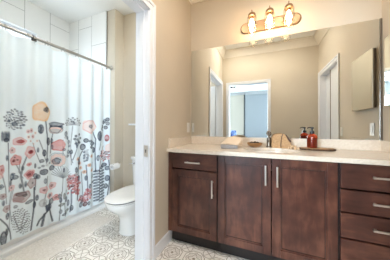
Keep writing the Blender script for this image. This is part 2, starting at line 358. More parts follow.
def pull(parent, x, z, ln, vertical):
    """flat bar pull on two posts"""
    mb = MB(); h = ln/2; k = h-0.018
    if vertical:
        mb.box(x-.006, x+.006, YC-.032, YC-.022, z-h, z+h, 0.002)
        for s in (-1, 1): mb.box(x-.005, x+.005, YC-.024, YC, z+s*k-.005, z+s*k+.005, 0.001)
    else:
        mb.box(x-h, x+h, YC-.032, YC-.022, z-.006, z+.006, 0.002)
        for s in (-1, 1): mb.box(x+s*k-.005, x+s*k+.005, YC-.024, YC, z-.005, z+.005, 0.001)
    return mb.build('handle', 'nickel', parent)
def carcass(t, x0, x1, toe_l=True):
    mb = MB(); y0, y1, z0, z1 = YC+0.021, 1.965, 0.115, 0.858
    mb.box(x0, x0+.018, y0, y1, z0, z1).box(x1-.018, x1, y0, y1, z0, z1).box(x0+.018, x1-.018, y0, y1, z0, z0+.018).box(x0+.018, x1-.018, y1-.008, y1, z0+.018, z1)
    mb.box(x0+.018, x1-.018, y0, y0+.018, z1-.04, z1)
    mb.build('body', 'gap', t)
    MB().box(x0, x1, 1.482, 1.5, 0.0, 0.1149).build('toe_kick', 'toekick', t)
left = thing('vanity_cabinet', 'dark wood vanity unit against the left wall, one drawer above one door', 'cabinet', (-0.58, 1.69, 0))
carcass(left, -0.836, -0.3595)
MB().box(-0.836, -0.797, YC+.004, YC+.02, 0.115, 0.858, 0.001).build('filler_strip', 'wood_v', left)
dr = slab(left, 'drawer', -0.793, -0.365, 0.712, 0.852); pull(dr, -0.58, 0.775, 0.145, False)
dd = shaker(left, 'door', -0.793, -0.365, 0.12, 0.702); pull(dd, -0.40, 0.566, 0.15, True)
mid = thing('vanity_cabinet', 'dark wood sink base cabinet in the middle with a pair of doors', 'cabinet', (0.06, 1.69, 0))
carcass(mid, -0.3585, 0.4695)
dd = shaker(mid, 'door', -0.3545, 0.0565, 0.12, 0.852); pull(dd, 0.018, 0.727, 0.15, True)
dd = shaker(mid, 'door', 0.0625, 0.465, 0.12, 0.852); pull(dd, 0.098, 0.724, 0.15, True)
rgt = thing('vanity_cabinet', 'dark wood bank of four drawers at the right end of the vanity', 'cabinet', (0.71, 1.69, 0))
carcass(rgt, 0.4705, 0.954)
for a, b in ((0.689, 0.852), (0.535, 0.678), (0.364, 0.525), (0.12, 0.353)):
    dr = slab(rgt, 'drawer', 0.480, 0.950, a, b); pull(dr, 0.7125, a+(b-a)*0.54, 0.16, False)
# countertop with an oval cut-out
ct = thing('countertop', 'long cream quartz countertop over the dark vanity cabinets', 'countertop', (0.06, 1.68, 0.86))
SX, SY, SRX, SRY = 0.06, 1.665, 0.225, 0.155
def plate_with_hole(x0, x1, y0, y1, z0, z1):
    mb = MB(); ang = sorted(set([2*PI*k/64 for k in range(64)] + [math.atan2(yy-SY, xx-SX) % (2*PI) for xx in (x0, x1) for yy in (y0, y1)]))
    inn, outr = [], []
    for a in ang:
        c, s = math.cos(a), math.sin(a); inn.append((SX+SRX*c, SY+SRY*s))
        t = min([(x1-SX)/c if c > 1e-9 else (x0-SX)/c if c < -1e-9 else 1e9, (y1-SY)/s if s > 1e-9 else (y0-SY)/s if s < -1e-9 else 1e9])
        outr.append((SX+t*c, SY+t*s))
    mb.rings([[(p[0], p[1], z0) for p in inn], [(p[0], p[1], z1-.004) for p in inn], [(SX+(p[0]-SX)*1.012, SY+(p[1]-SY)*1.018, z1) for p in inn], [(p[0], p[1], z1) for p in outr], [(p[0], p[1], z0) for p in outr]], closed=True)
    return mb
plate_with_hole(XL+.001, XR-.001, 1.395, 1.968, 0.859, 0.89).build('worktop', 'quartz', ct)
MB().box(XL+.001, XR-.001, 1.95, 1.968, 0.8902, 0.981, 0.002).build('backsplash', 'quartz', ct)
MB().box(XL+.001, XL+.02, 1.42, 1.9498, 0.8902, 0.981, 0.002).build('side_splash', 'quartz', ct)
MB().box(XR-.02, XR-.001, 1.42, 1.9498, 0.8902, 0.981, 0.002).build('side_splash', 'quartz', ct)
sk = thing('sink', 'white oval undermount sink set into the countertop', 'sink', (SX, SY, 0.72))
MB().lathe([(1.06, 0.857-.72), (1.06, 0.8585-.72), (1.0, 0.8585-.72), (0.985, 0.12), (0.93, 0.07), (0.75, 0.025), (0.4, 0.008), (0.1, 0.004), (0.1, -0.004), (0.42, 0.0), (0.8, 0.014), (1.0, 0.062), (1.04, 0.12)], (SX, SY, 0.72), 48, SRX, SRY, (False, False)).build('basin', 'porcelain', sk)
MB().lathe([(0.022, 0.003), (0.022, 0.007), (0.012, 0.008)], (SX, SY, 0.72), 20).build('drain', 'chrome', sk)
fx, fy = 0.056, 1.905
fa = thing('faucet', 'single brushed nickel faucet behind the oval sink', 'faucet', (fx, fy, 0.89))
MB().lathe([(0.027, 0.0005), (0.027, 0.006), (0.021, 0.011), (0.0205, 0.085), (0.019, 0.094), (0.012, 0.097)], (fx, fy, 0.89), 24).build('body', 'dark_nickel', fa)
MB().tube([(fx, fy, 0.955), (fx, fy-.04, 0.968), (fx, fy-.09, 0.972), (fx, fy-.118, 0.966), (fx, fy-.124, 0.948)], [0.012, 0.0115, 0.011, 0.0105, 0.010], 14).build('spout', 'dark_nickel', fa)
hb = MB().tube([(fx, fy, 0.985), (fx, fy, 1.012)], 0.007, 12).torus((fx, fy, 1.028), (0.3, 1, 0), 0.021, 0.0045, 24)
hb.tube([(fx-.019, fy, 1.028), (fx+.019, fy, 1.028)], 0.004, 8).tube([(fx, fy, 1.009), (fx, fy, 1.047)], 0.004, 8).build('handle', 'dark_nickel', fa)
# mirror and medicine cabinet
mi = thing('wall_mirror', 'large frameless mirror over the vanity backsplash', 'mirror', (0.06, 1.965, 0.982))
MB().box(-0.829, 0.938, 1.9625, 1.9685, 0.9815, 2.034).build('mirror_glass', 'mirror', mi)
MB().box(0.9385, 0.9545, 1.957, 1.9685, 0.9815, 2.034, 0.002).build('edge_channel', 'mirror_edge', mi)
mc = thing('medicine_cabinet', 'mirrored medicine cabinet on the right wall beside the big mirror', 'cabinet', (0.945, 1.68, 1.276))
MB().box(0.934, 0.9555, 1.485, 1.876, 1.276, 1.818, 0.001).build('cabinet_box', 'mirror_edge', mc)
MB().box(0.928, 0.934, 1.482, 1.879, 1.273, 1.821).build('mirror_door', 'mirror', mc)
# switches and outlets
def plate(label, cat, name, wall, c, z, w, h, toggles):
    s = 1 if wall == 'l' else -1; xf = XL if wall == 'l' else XR
    t = thing(name, label, cat, (xf, c, z))
    MB().box(*sorted((xf+s*.0004, xf+s*.0055)), c-w/2, c+w/2, z-h/2, z+h/2, 0.002).build('cover_plate', 'plate', t)
    for d in toggles: MB().box(*sorted((xf+s*.005, xf+s*.009)), c+d-.0165, c+d+.0165, z-.033, z+.033, 0.002).build('rocker', 'plate', t)
plate('white rocker switch plate on the left wall above the side splash', 'switch', 'light_switch', 'l', 1.888, 1.087, 0.07, 0.116, (0,))
plate('white switch plate on the right wall near the door, seen in the mirror', 'switch', 'light_switch', 'r', 1.135, 1.04, 0.07, 0.116, (0,))
plate('white wall outlet plate under the medicine cabinet on the right wall', 'outlet', 'wall_outlet', 'r', 1.815, 1.075, 0.07, 0.116, (0,))
# vanity light
vx, vz = 0.06, 2.183
vl = thing('vanity_light', 'three lamp vanity light bar with clear glass jars above the mirror', 'light fixture', (vx, YW, vz))
def stadium(hw, r, y, n=14):
    P = [(vx+hw-r+r*math.cos(a), y, vz+r*math.sin(a)) for a in [PI*(-.5+k/n) for k in range(n+1)]]
    return P + [(vx-hw+r+r*math.cos(a), y, vz+r*math.sin(a)) for a in [PI*(.5+k/n) for k in range(n+1)]]
MB().rings([stadium(.292, .060, YW-.0005), stadium(.292, .060, YW-.012), stadium(.285, .053, YW-.02), stadium(.272, .040, YW-.022)]).build('back_plate', 'bronze', vl)
LY = 1.832
for lx in (-0.107, 0.06, 0.227):
    MB().tube([(lx, YW-.02, vz+.005), (lx, LY+.06, vz+.03), (lx, LY+.02, vz+.065), (lx, LY, vz+.066)], 0.007, 10).build('arm', 'bronze', vl)
    cp_ = MB().lathe([(0.003, 0.108), (0.007, 0.1), (0.004, 0.092), (0.006, 0.088), (0.012, 0.082), (0.03, 0.068), (0.036, 0.058), (0.036, 0.036), (0.03, 0.034), (0.016, 0.034), (0.015, 0.012), (0.012, 0.010)], (lx, LY, vz), 20).build('lamp_cap', 'bronze', vl)
    MB().lathe([(0.033, 0.0555), (0.047, 0.030), (0.049, 0.015), (0.049, -0.125), (0.045, -0.138), (0.0433, -0.137), (0.0472, -0.124), (0.0472, 0.014), (0.045, 0.028), (0.0315, 0.053)], (lx, LY, vz), 28, 1, 1, (False, False)).build('glass_jar', 'jar', vl)
    MB().lathe([(0.004, -0.078), (0.015, -0.074), (0.023, -0.06), (0.026, -0.045), (0.023, -0.027), (0.015, -0.006), (0.0125, 0.008)], (lx, LY, vz), 16).build('bulb', 'bulb', vl)

for n, (lx, ly, lb) in enumerate(((-0.42, 0.66, 'added unseen ceiling fill lamp nearer the toilet room door'), (0.30, 0.80, 'added unseen ceiling fill lamp nearer the right wall door'))):  # out-of-view ceiling lamps added to fill the bathroom with light
    dl = thing('fill_downlight', lb, 'added ceiling light', (lx, ly, ZC))
    MB().lathe([(.085, -.0005), (.085, -.006), (.066, -.008), (.064, -.0005)], (lx, ly, ZC), 32).build('trim_ring', 'trim', dl)
    MB().lathe([(.0635, -.001), (.0635, -.004), (.03, -.005)], (lx, ly, ZC), 24).build('lens', 'fill_downlight', dl)

# ------------------------------------------------------------------ things on the counter
ZT = 0.8903
tw = thing('hand_towels', 'folded cream hand towel lying over a grey one on the counter', 'towel', (-0.29, 1.68, ZT))
def cushion_box(mb, x0, x1, y0, y1, z0, z1, n=10, ang=0.0, droop=0.0, tilt=0.0, seed=0):
    """soft folded cloth block: rounded outline, puffed layers"""
    rnd = random.Random(seed); cx, cy = (x0+x1)/2, (y0+y1)/2; hx, hy = (x1-x0)/2, (y1-y0)/2; rings = []
    def ring(k, z):
        P = []
        for i in range(40):
            a = 2*PI*i/40; c, s = math.cos(a), math.sin(a); e = 0.28
            px = hx*k*math.copysign(abs(c)**e, c); py = hy*k*math.copysign(abs(s)**e, s)
            qx, qy = px*math.cos(ang)-py*math.sin(ang), px*math.sin(ang)+py*math.cos(ang)
            P.append((cx+qx, cy+qy, z + tilt*(py/hy)*(z-z0)/(z1-z0) - droop*(px/hx)**2*(z-z0)/(z1-z0)))
        return P
    prof = [(0.90, 0), (0.99, .12), (1.0, .25), (0.975, .32), (0.975, .36), (1.0, .45), (1.0, .58), (0.975, .64), (0.975, .68), (1.0, .78), (0.98, .92), (0.9, 1.0), (0.5, 1.03)]
    return mb.rings([ring(k, z0+(z1-z0)*t) for k, t in prof])
cushion_box(MB(), -0.385, -0.225, 1.60, 1.74, ZT, ZT+.032, ang=0.16).build('grey_towel', 'towel_grey', tw)
cushion_box(MB(), -0.38, -0.20, 1.63, 1.80, ZT+.0335, ZT+.083, ang=-0.25, tilt=0.030, droop=.022).build('cream_towel', 'towel', tw)
bo = thing('wooden_bowl', 'small brown wooden bowl beside the folded towels', 'bowl', (-0.078, 1.82, ZT))
MB().lathe([(0.03, 0.0), (0.034, 0.003), (0.062, 0.018), (0.072, 0.036), (0.074, 0.046), (0.071, 0.0465), (0.066, 0.036), (0.05, 0.018), (0.02, 0.011)], (-0.078, 1.82, ZT), 32).build('bowl_shell', 'bowlwood', bo)
for k, (dx, dy) in enumerate(((-.028, -.012), (.026, -.018), (.002, .03))):
    o = MB().lathe([(0.003, -.0185), (0.014, -.013), (0.022, 0), (0.014, .013), (0.003, .0185)], (-0.078+dx, 1.82+dy, ZT+.041), 14).build('dark_pebble', 'bowldark')
    tag(o, 'dark rounded pebble heaped in the small wooden bowl', 'pebble', 'pebbles in the wooden bowl')
# tan linen pouch with a leather flap strap
px0, px1 = 0.078, 0.262
po = thing('linen_pouch', 'tan linen pouch with dark strap leaning beside the faucet', 'pouch', (0.17, 1.885, ZT))
def pouch():
    mb = MB(); prof = [(px0, ZT), (px0-.003, ZT+.04), (px0+.004, ZT+.1), (px0+.02, ZT+.128), (px0+.06, ZT+.137), (px0+.10, ZT+.139), (px0+.125, ZT+.13), (px1-.035, ZT+.10), (px1-.012, ZT+.05), (px1, ZT+.012), (px1-.004, ZT)]
    cx, cz = 0.165, ZT+.055; R = []
    for t, k in ((-.032, .90), (-.026, .975), (-.012, 1), (.012, 1), (.026, .975), (.032, .90)):
        R.append([(cx+(x-cx)*k, 1.886+t, ZT if z <= ZT+1e-6 else cz+(z-cz)*k) for x, z in prof])
    return mb.rings(R)
pouch().build('pouch_body', 'linen', po)
MB().tube([(px0+.098, 1.851, ZT+.137), (px0+.088, 1.850, ZT+.10), (px0+.082, 1.850, ZT+.05), (px0+.083, 1.8505, ZT+.004)], 0.003, 8).build('seam', 'leather', po)
MB().prism([(px0+.117, ZT+.136), (px0+.131, ZT+.130), (px1-.012, ZT+.066), (px1-.02, ZT+.056), (px1-.036, ZT+.074)], 'y', 1.846, 1.852, 0.0015).build('strap', 'leather', po)
# bead garland
be = []
pts = []
for k in range(17):
    a = k*0.74; r = 0.012 + 0.0017*k; pts.append((0.262+r*1.15*math.cos(a), 1.795+r*.8*math.sin(a)))
gar = thing('bead_garland', 'little heap of pale wooden beads between the pouch and the tray', 'beads', (0.262, 1.795, ZT))
for k, (a, b) in enumerate(pts):
    z = ZT+.0095 + (0.016 if k < 7 else 0)
    MB().lathe([(0.002, -.0092), (0.0065, -.0068), (0.0094, 0), (0.0065, .0068), (0.002, .0092)], (a, b, z), 10).build('bead', 'bead', gar)
# live-edge tray
tr = thing('serving_board', 'live edge wooden board with dark bark lying under the soap bottle', 'board', (0.44, 1.80, ZT))
rt = random.Random(5); wob = [1+rt.uniform(-.05, .05) for _ in range(48)]
def tring(k, z): return [(0.44+0.137*k*wob[i]*math.copysign(abs(math.cos(2*PI*i/48))**.8, math.cos(2*PI*i/48)), 1.803+0.062*k*wob[i]*math.copysign(abs(math.sin(2*PI*i/48))**.8, math.sin(2*PI*i/48)), z) for i in range(48)]
MB().rings([tring(.94, ZT), tring(.99, ZT+.004), tring(1.0, ZT+.011), tring(.965, ZT+.016)]).build('bark_edge', 'bark', tr)
MB().rings([tring(.93, ZT+.0162), tring(.93, ZT+.0185), tring(.915, ZT+.0195)]).build('top_face', 'slabwood', tr)
zb = ZT+.0198
so = thing('soap_dispenser', 'amber red glass soap bottle with a black pump on the wooden board', 'bottle', (0.408, 1.812, zb))
MB().lathe([(0.034, 0), (0.039, 0.004), (0.040, 0.012), (0.040, 0.095), (0.037, 0.108), (0.026, 0.118), (0.016, 0.123), (0.016, 0.132)], (0.408, 1.812, zb), 32).build('bottle', 'amber', so)
MB().lathe([(0.033, 0.005), (0.0355, 0.012), (0.0355, 0.088), (0.03, 0.092)], (0.408, 1.812, zb), 24).build('liquid_soap', 'soap', so)
pu = MB().lathe([(0.0185, 0.124), (0.0185, 0.146), (0.015, 0.149), (0.006, 0.15), (0.006, 0.168), (0.0125, 0.169), (0.0125, 0.183), (0.009, 0.185)], (0.408, 1.812, zb), 20)
pu.tube([(0.408, 1.812, zb+.178), (0.392, 1.806, zb+.181), (0.374, 1.799, zb+.178), (0.368, 1.797, zb+.170)], [0.006, .0055, .0045, .004], 10).build('pump', 'black', so)

# ------------------------------------------------------------------ toilet room
XC = -2.024
tb = thing('bathtub', 'white bathtub with a plain front behind the floral curtain', 'bathtub', (-2.48, 1.0, 0))
ty0, ty1, tx0, tx1 = 0.172, 1.824, XT+.001, -2.05
def rr(x0, x1, y0, y1, r, z, n=6):
    P = []
    for cx, cy, a0 in ((x1-r, y1-r, 0), (x0+r, y1-r, PI/2), (x0+r, y0+r, PI), (x1-r, y0+r, 1.5*PI)):
        for k in range(n+1): a = a0+PI/2*k/n; P.append((cx+r*math.cos(a), cy+r*math.sin(a), z))
    return P
MB().rings([rr(tx0, tx1, ty0, ty1, .006, 0.0005), rr(tx0, tx1, ty0, ty1, .006, .475), rr(tx0+.006, tx1-.006, ty0+.006, ty1-.006, .006, .482), rr(tx0+.07, tx1-.07, ty0+.08, ty1-.1, .12, .482), rr(tx0+.08, tx1-.08, ty0+.1, ty1-.12, .12, .46), rr(tx0+.13, tx1-.13, ty0+.25, ty1-.18, .12, .12), rr(tx0+.18, tx1-.18, ty0+.32, ty1-.24, .1, .09)]).build('tub_shell', 'acrylic', tb)
MB().prism([(-2.0495, .0005), (-1.99, .0005), (-1.99, .04), (-2.0, .048), (-2.0495, .055)], 'y', ty0, ty1, .002).build('tub_skirt', 'acrylic', tb)
# curtain rod, rings, curtain
ZR = 1.937
rod = thing('curtain_rod', 'straight brushed nickel shower curtain rod across the tub', 'curtain rod', (XC, 1.0, ZR))
MB().tube([(XC, 0.171, ZR), (XC, YE-.001, ZR)], 0.0155, 16).build('rod', 'rod', rod)
for y, s in ((YE-.0005, -1), (0.1705, 1)):
    o = MB().lathe([(0.034, 0), (0.034, .006), (0.028, .012), (0.024, .03), (0.021, .034), (0.0157, .035)], (0, 0, 0), 24).build('end_flange', 'rod', rod, local=True)
    o.location = Vector((XC, y, ZR)) - rod.location; o.rotation_euler = (s*-PI/2, 0, 0)
PRY0, PRY1, ZTOP = 0.24, 1.805, 1.898
RY = [0.285+0.1525*k for k in range(11)]
RY = [y for y in RY if y < PRY1-.005]
ring0 = MB().torus((0, 0, -0.012), (0, 1, 0), 0.0275, 0.0034, 24, 6).tube([(0, 0, -.039), (0.002, 0, -.05), (0.0, 0, -.054)], 0.002, 6).build('curtain_ring', 'rod')
for k, y in enumerate(RY):
    o = ring0 if k == 0 else ring0.copy()
    if k: COL.objects.link(o)
    o.location = (XC, y, ZR); tag(o, 'nickel curtain ring hanging on the shower rod', 'curtain ring', 'curtain rings on the shower rod')
ck = thing('curtain_clip', 'small black clip hanging from the shower rod', 'clip', (XC, 0.93, ZR))
MB().torus((XC, 0.93, ZR), (0, 1, 0), 0.0195, 0.003, 20, 6).build('loop', 'black', ck)
MB().box(XC+.012, XC+.024, 0.915, 0.955, ZR-.040, ZR-.014, 0.003).build('jaw', 'black', ck)
PRINT_COLOURS = [(40,50,74),(68,82,102),(120,126,134),(190,196,200),(236,194,146),(206,112,106),(222,170,170),(176,62,66),(104,26,36),(168,140,140),(243,214,204),(46,46,54),(112,118,112),(222,160,110),(100,80,80),(48,56,72)]
PRINT = [
('s',0,[(0.772,0.95),(0.777,0.762),(0.781,0.53)],0.0072),
('s',2,[(0.892,0.83),(0.865,0.735),(0.855,0.647),(0.874,0.498)],0.0112),
('s',2,[(0.831,0.751),(0.855,0.674)],0.0064),
('s',1,[(1.038,1.148),(1.051,1.008),(1.057,0.897),(1.049,0.727)],0.0104),
('s',1,[(1.118,1.026),(1.1,0.934),(1.092,0.821)],0.0096),
('s',2,[(1.309,1.101),(1.294,0.885),(1.302,0.656)],0.0064),
('s',1,[(1.565,1.026),(1.602,0.934),(1.595,0.792),(1.605,0.504)],0.0136),
('s',15,[(1.431,0.799),(1.393,0.733),(1.37,0.56),(1.361,0.235)],0.0136),
('s',8,[(1.723,0.831),(1.677,0.728),(1.649,0.494)],0.0096),
('s',1,[(1.722,1.05),(1.676,0.93),(1.647,0.786)],0.0088),
('s',15,[(0.961,0.505),(0.963,0.343),(0.948,0.226),(0.934,0.121)],0.0168),
('s',15,[(0.728,0.325),(0.765,0.257),(0.79,0.183),(0.797,0.119)],0.0096),
('s',2,[(0.8,0.532),(0.782,0.427),(0.802,0.263)],0.0064),
('s',2,[(0.998,0.961),(1.023,0.861),(1.04,0.759)],0.0064),
('s',1,[(0.943,0.936),(0.983,0.817),(1.007,0.735)],0.0056),
('s',2,[(1.195,0.948),(1.196,0.786),(1.187,0.669)],0.008),
('s',2,[(1.256,0.989),(1.278,0.83),(1.312,0.677)],0.0072),
('s',1,[(1.379,0.936),(1.345,0.822),(1.312,0.711)],0.008),
('s',12,[(1.189,0.388),(1.18,0.252),(1.167,0.077)],0.0096),
('s',2,[(1.239,0.393),(1.22,0.236),(1.231,0.11)],0.0088),
('s',1,[(1.304,0.371),(1.305,0.223),(1.294,0.125)],0.0112),
('s',2,[(1.059,0.594),(1.051,0.456),(1.027,0.306)],0.008),
('s',1,[(1.468,0.623),(1.482,0.41),(1.484,0.187)],0.0096),
('s',1,[(1.547,0.645),(1.535,0.42),(1.523,0.197)],0.0096),
('s',2,[(1.418,0.549),(1.432,0.328),(1.434,0.134)],0.0088),
('s',15,[(1.79,0.628),(1.808,0.413),(1.777,0.142)],0.0128),
('s',0,[(1.656,0.545),(1.658,0.305),(1.652,0.095)],0.0096),
('s',15,[(0.976,0.597),(0.969,0.484)],0.0104),
('s',2,[(0.738,0.678),(0.756,0.572),(0.763,0.435)],0.0064),
('s',2,[(0.851,0.792),(0.845,0.686),(0.866,0.627)],0.0056),
('s',2,[(0.813,0.536),(0.788,0.407),(0.783,0.238),(0.797,0.111)],0.0056),
('e',2,0.818,1.153,0.0065,0.0085,2.75),
('e',15,0.803,1.143,0.0075,0.0085,0.04),
('e',1,0.813,1.172,0.009,0.0075,0.58),
('e',15,0.822,1.136,0.0085,0.0085,1.43),
('e',1,0.793,1.156,0.008,0.0065,2.6),
('e',2,0.83,1.169,0.008,0.0095,0.48),
('e',2,0.806,1.124,0.0095,0.0065,2.47),
('e',3,0.8,1.181,0.006,0.009,2.14),
('e',15,0.837,1.142,0.0095,0.008,1.33),
('e',2,0.786,1.138,0.009,0.01,0.11),
('e',3,0.824,1.189,0.0075,0.0075,2.34),
('e',3,0.821,1.115,0.0095,0.008,1.72),
('e',1,0.784,1.172,0.0075,0.0075,2.71),
('e',2,0.845,1.164,0.0085,0.01,2.97),
('e',2,0.792,1.116,0.008,0.0065,2.89),
('e',1,0.807,1.199,0.0095,0.0085,1.9),
('e',2,0.841,1.123,0.01,0.0075,0.19),
('e',2,0.774,1.149,0.009,0.01,1.03),
('e',2,0.84,1.191,0.006,0.01,0.88),
('e',2,0.81,1.101,0.0085,0.01,1.81),
('e',15,0.785,1.192,0.008,0.0075,0.99),
('e',15,0.855,1.147,0.0095,0.0105,0.71),
('e',2,0.777,1.12,0.005,0.006,1.8),
('e',3,0.821,1.21,0.0055,0.007,0.87),
('e',2,0.835,1.103,0.0065,0.0095,0.94),
('e',3,0.768,1.169,0.009,0.0095,1.13),
('e',15,0.856,1.181,0.01,0.008,2.04),
('e',15,0.794,1.096,0.0055,0.0105,0.81),
('e',2,0.795,1.211,0.008,0.009,1.31),
('e',2,0.858,1.124,0.0065,0.0075,0.03),
('e',2,0.764,1.135,0.007,0.0085,1.13),
('e',2,0.84,1.211,0.008,0.007,1.4),
('e',2,0.821,1.087,0.0085,0.0075,2.21),
('e',2,0.77,1.192,0.005,0.006,2.89),
('e',15,0.868,1.161,0.0065,0.0085,1.8),
('e',2,0.776,1.101,0.0055,0.007,2.53),
('e',2,0.811,1.224,0.0065,0.0095,2.32),
('e',1,0.851,1.1,0.006,0.009,0.93),
('e',1,0.757,1.157,0.0055,0.009,0.98),
('e',2,0.859,1.201,0.009,0.0095,0.31),
('e',1,0.802,1.079,0.0065,0.008,1.32),
('e',2,0.78,1.215,0.009,0.007,2.23),
('e',2,0.872,1.135,0.007,0.009,0.68),
('e',1,0.76,1.116,0.0055,0.008,0.95),
('e',2,0.833,1.229,0.009,0.009,1.02),
('e',15,0.836,1.079,0.009,0.0065,1.04),
('e',2,0.757,1.184,0.0055,0.007,1.39),
('e',15,0.875,1.181,0.0085,0.0075,1.23),
('e',2,0.78,1.082,0.009,0.007,1.43),
('e',15,0.798,1.233,0.0085,0.009,1.3),
('e',1,0.867,1.105,0.0105,0.0105,0.1),
('e',15,0.749,1.14,0.0065,0.009,2.89),
('e',2,0.856,1.222,0.008,0.01,2.57),
('e',1,0.815,1.067,0.0095,0.0065,0.14),
('e',1,0.765,1.211,0.009,0.009,2.69),
('e',2,0.883,1.152,0.0105,0.0095,1.44),
('e',1,0.76,1.096,0.0055,0.008,1.99),
('e',15,0.821,1.243,0.0075,0.008,0.34),
('e',15,0.853,1.078,0.006,0.0105,1.43),
('e',1,0.745,1.17,0.008,0.0075,0.37),
('e',1,0.818,1.114,0.0195,0.0175,0.2),
('e',1,0.777,1.139,0.01,0.0115,0),
('p',4,1.004,1.235,0.075,0.094,0),
('p',15,1.045,1.259,0.023,0.0245,0),
('e',11,1.045,1.269,0.0115,0.024,0.5),
('e',1,0.735,1.008,0.0085,0.0415,0.35),
('e',0,0.756,1.007,0.009,0.0425,0),
('e',1,0.778,1.006,0.0095,0.043,-0.35),
('e',2,0.747,1.007,0.009,0.042,0.2),
('e',1,0.767,1.006,0.009,0.0425,-0.2),
('e',15,0.759,0.977,0.0185,0.019,0),
('p',6,0.898,1.046,0.014,0.0175,0),
('p',8,0.898,1.046,0.006,0.007,0),
('p',6,0.927,1.055,0.0165,0.021,0),
('p',8,0.927,1.055,0.0075,0.008,0),
('p',6,0.943,0.998,0.015,0.019,0),
('p',8,0.943,0.998,0.007,0.008,0),
('p',10,0.902,0.995,0.013,0.0165,0),
('p',8,0.902,0.995,0.006,0.007,0),
('p',10,0.966,1.03,0.011,0.0135,0),
('p',8,0.966,1.03,0.0045,0.0055,0),
('p',10,0.921,0.957,0.0095,0.012,0),
('p',8,0.921,0.957,0.0045,0.005,0),
('p',10,0.982,0.953,0.0095,0.0115,0),
('p',8,0.982,0.953,0.004,0.0045,0),
('p',10,0.951,0.926,0.009,0.0115,0),
('p',8,0.951,0.926,0.004,0.0045,0),
('p',6,0.846,0.958,0.0405,0.036,0),
('p',8,0.853,0.957,0.015,0.018,0),
('e',7,0.853,0.957,0.0235,0.015,0),
('p',6,0.804,0.883,0.022,0.0275,0),
('p',14,0.804,0.883,0.007,0.0085,0),
('p',6,0.921,0.854,0.0455,0.056,0),
('p',8,0.925,0.854,0.013,0.0155,0),
('e',7,0.925,0.855,0.0265,0.0185,0.1),
('e',8,0.925,0.858,0.018,0.0105,0),
('p',5,0.824,0.792,0.0345,0.046,0),
('p',8,0.817,0.793,0.0075,0.0095,0),
('e',6,0.841,0.811,0.0175,0.023,0),
('e',8,0.814,0.785,0.0105,0.009,0),
('e',11,0.837,0.794,0.0065,0.007,0),
('e',11,0.821,0.819,0.0055,0.006,0),
('p',5,0.911,0.742,0.0235,0.016,0.1),
('e',7,0.911,0.742,0.0095,0.0055,0),
('p',6,0.919,0.649,0.0465,0.0425,0.2),
('p',7,0.919,0.649,0.034,0.027,0.3),
('e',8,0.912,0.647,0.0175,0.0115,0.3),
('e',1,0.802,0.653,0.0155,0.0315,0.5),
('e',1,0.825,0.642,0.0195,0.0195,0.2),
('e',1,0.812,0.672,0.013,0.012,0),
('e',0,0.799,0.627,0.0075,0.0105,0),
('p',5,0.731,0.73,0.0175,0.0415,0),
('p',6,0.726,0.681,0.015,0.025,0),
('e',7,0.734,0.729,0.006,0.0125,0),
('p',9,0.938,0.56,0.041,0.047,0),
('p',11,0.946,0.558,0.009,0.0105,0),
('p',6,0.8,0.558,0.022,0.026,0),
('p',14,0.8,0.558,0.0075,0.009,0),
('e',0,0.968,0.623,0.0205,0.019,0.3),
('e',0,0.992,0.602,0.016,0.023,0.3),
('e',0,0.976,0.597,0.0205,0.0115,0.3),
('p',9,0.742,0.506,0.021,0.025,0),
('p',8,0.742,0.506,0.007,0.009,0),
('p',1,0.729,0.589,0.0175,0.0215,0),
('p',0,0.729,0.589,0.007,0.009,0),
('p',9,0.867,0.46,0.06,0.0485,0.25),
('p',9,0.843,0.442,0.0335,0.0265,0.2),
('e',11,0.881,0.468,0.017,0.013,0.2),
('e',14,0.86,0.485,0.0345,0.0195,0.3),
('p',9,0.767,0.395,0.026,0.029,0),
('p',8,0.767,0.395,0.008,0.01,0),
('e',2,0.917,0.394,0.037,0.0165,0.5),
('e',2,0.827,0.382,0.013,0.014,0),
('e',15,0.866,0.239,0.0055,0.005,1.36),
('e',11,0.855,0.235,0.0055,0.005,1.55),
('e',11,0.862,0.26,0.005,0.005,1.46),
('e',15,0.869,0.22,0.0055,0.005,1.23),
('e',11,0.847,0.253,0.0055,0.005,1.69),
('e',11,0.875,0.25,0.005,0.005,1.28),
('e',15,0.857,0.214,0.005,0.005,1.5),
('e',11,0.853,0.275,0.005,0.005,1.59),
('e',11,0.88,0.22,0.0055,0.005,1.06),
('e',15,0.843,0.237,0.0055,0.005,1.84),
('e',11,0.871,0.272,0.0055,0.005,1.38),
('e',11,0.869,0.199,0.0055,0.005,1.07),
('e',15,0.841,0.273,0.005,0.005,1.76),
('e',11,0.886,0.239,0.005,0.005,1.11),
('e',11,0.847,0.212,0.005,0.005,1.86),
('e',15,0.858,0.29,0.005,0.005,1.53),
('e',11,0.883,0.199,0.005,0.005,0.84),
('e',11,0.834,0.254,0.005,0.0045,1.95),
('e',15,0.882,0.268,0.005,0.005,1.25),
('e',11,0.86,0.189,0.0055,0.005,1.21),
('e',11,0.842,0.293,0.005,0.005,1.72),
('e',15,0.893,0.218,0.0055,0.005,0.91),
('e',11,0.836,0.223,0.005,0.005,2.14),
('e',11,0.868,0.295,0.0055,0.005,1.43),
('e',15,0.879,0.181,0.0055,0.005,0.59),
('e',11,0.829,0.276,0.005,0.005,1.93),
('e',11,0.894,0.252,0.0055,0.005,1.1),
('e',15,0.848,0.191,0.005,0.005,2.14),
('e',11,0.849,0.308,0.005,0.005,1.62),
('e',11,0.895,0.194,0.005,0.005,0.68),
('e',15,0.826,0.243,0.005,0.005,2.18),
('e',11,0.882,0.289,0.005,0.005,1.3),
('e',11,0.869,0.171,0.0055,0.005,0.25),
('e',15,0.831,0.299,0.005,0.005,1.84),
('e',11,0.902,0.227,0.0055,0.005,0.91),
('e',11,0.835,0.204,0.005,0.0045,2.51),
('e',15,0.861,0.314,0.005,0.005,1.51),
('e',11,0.89,0.172,0.0055,0.005,0.37),
('e',11,0.821,0.269,0.005,0.005,2.1),
('e',15,0.896,0.271,0.0055,0.005,1.14),
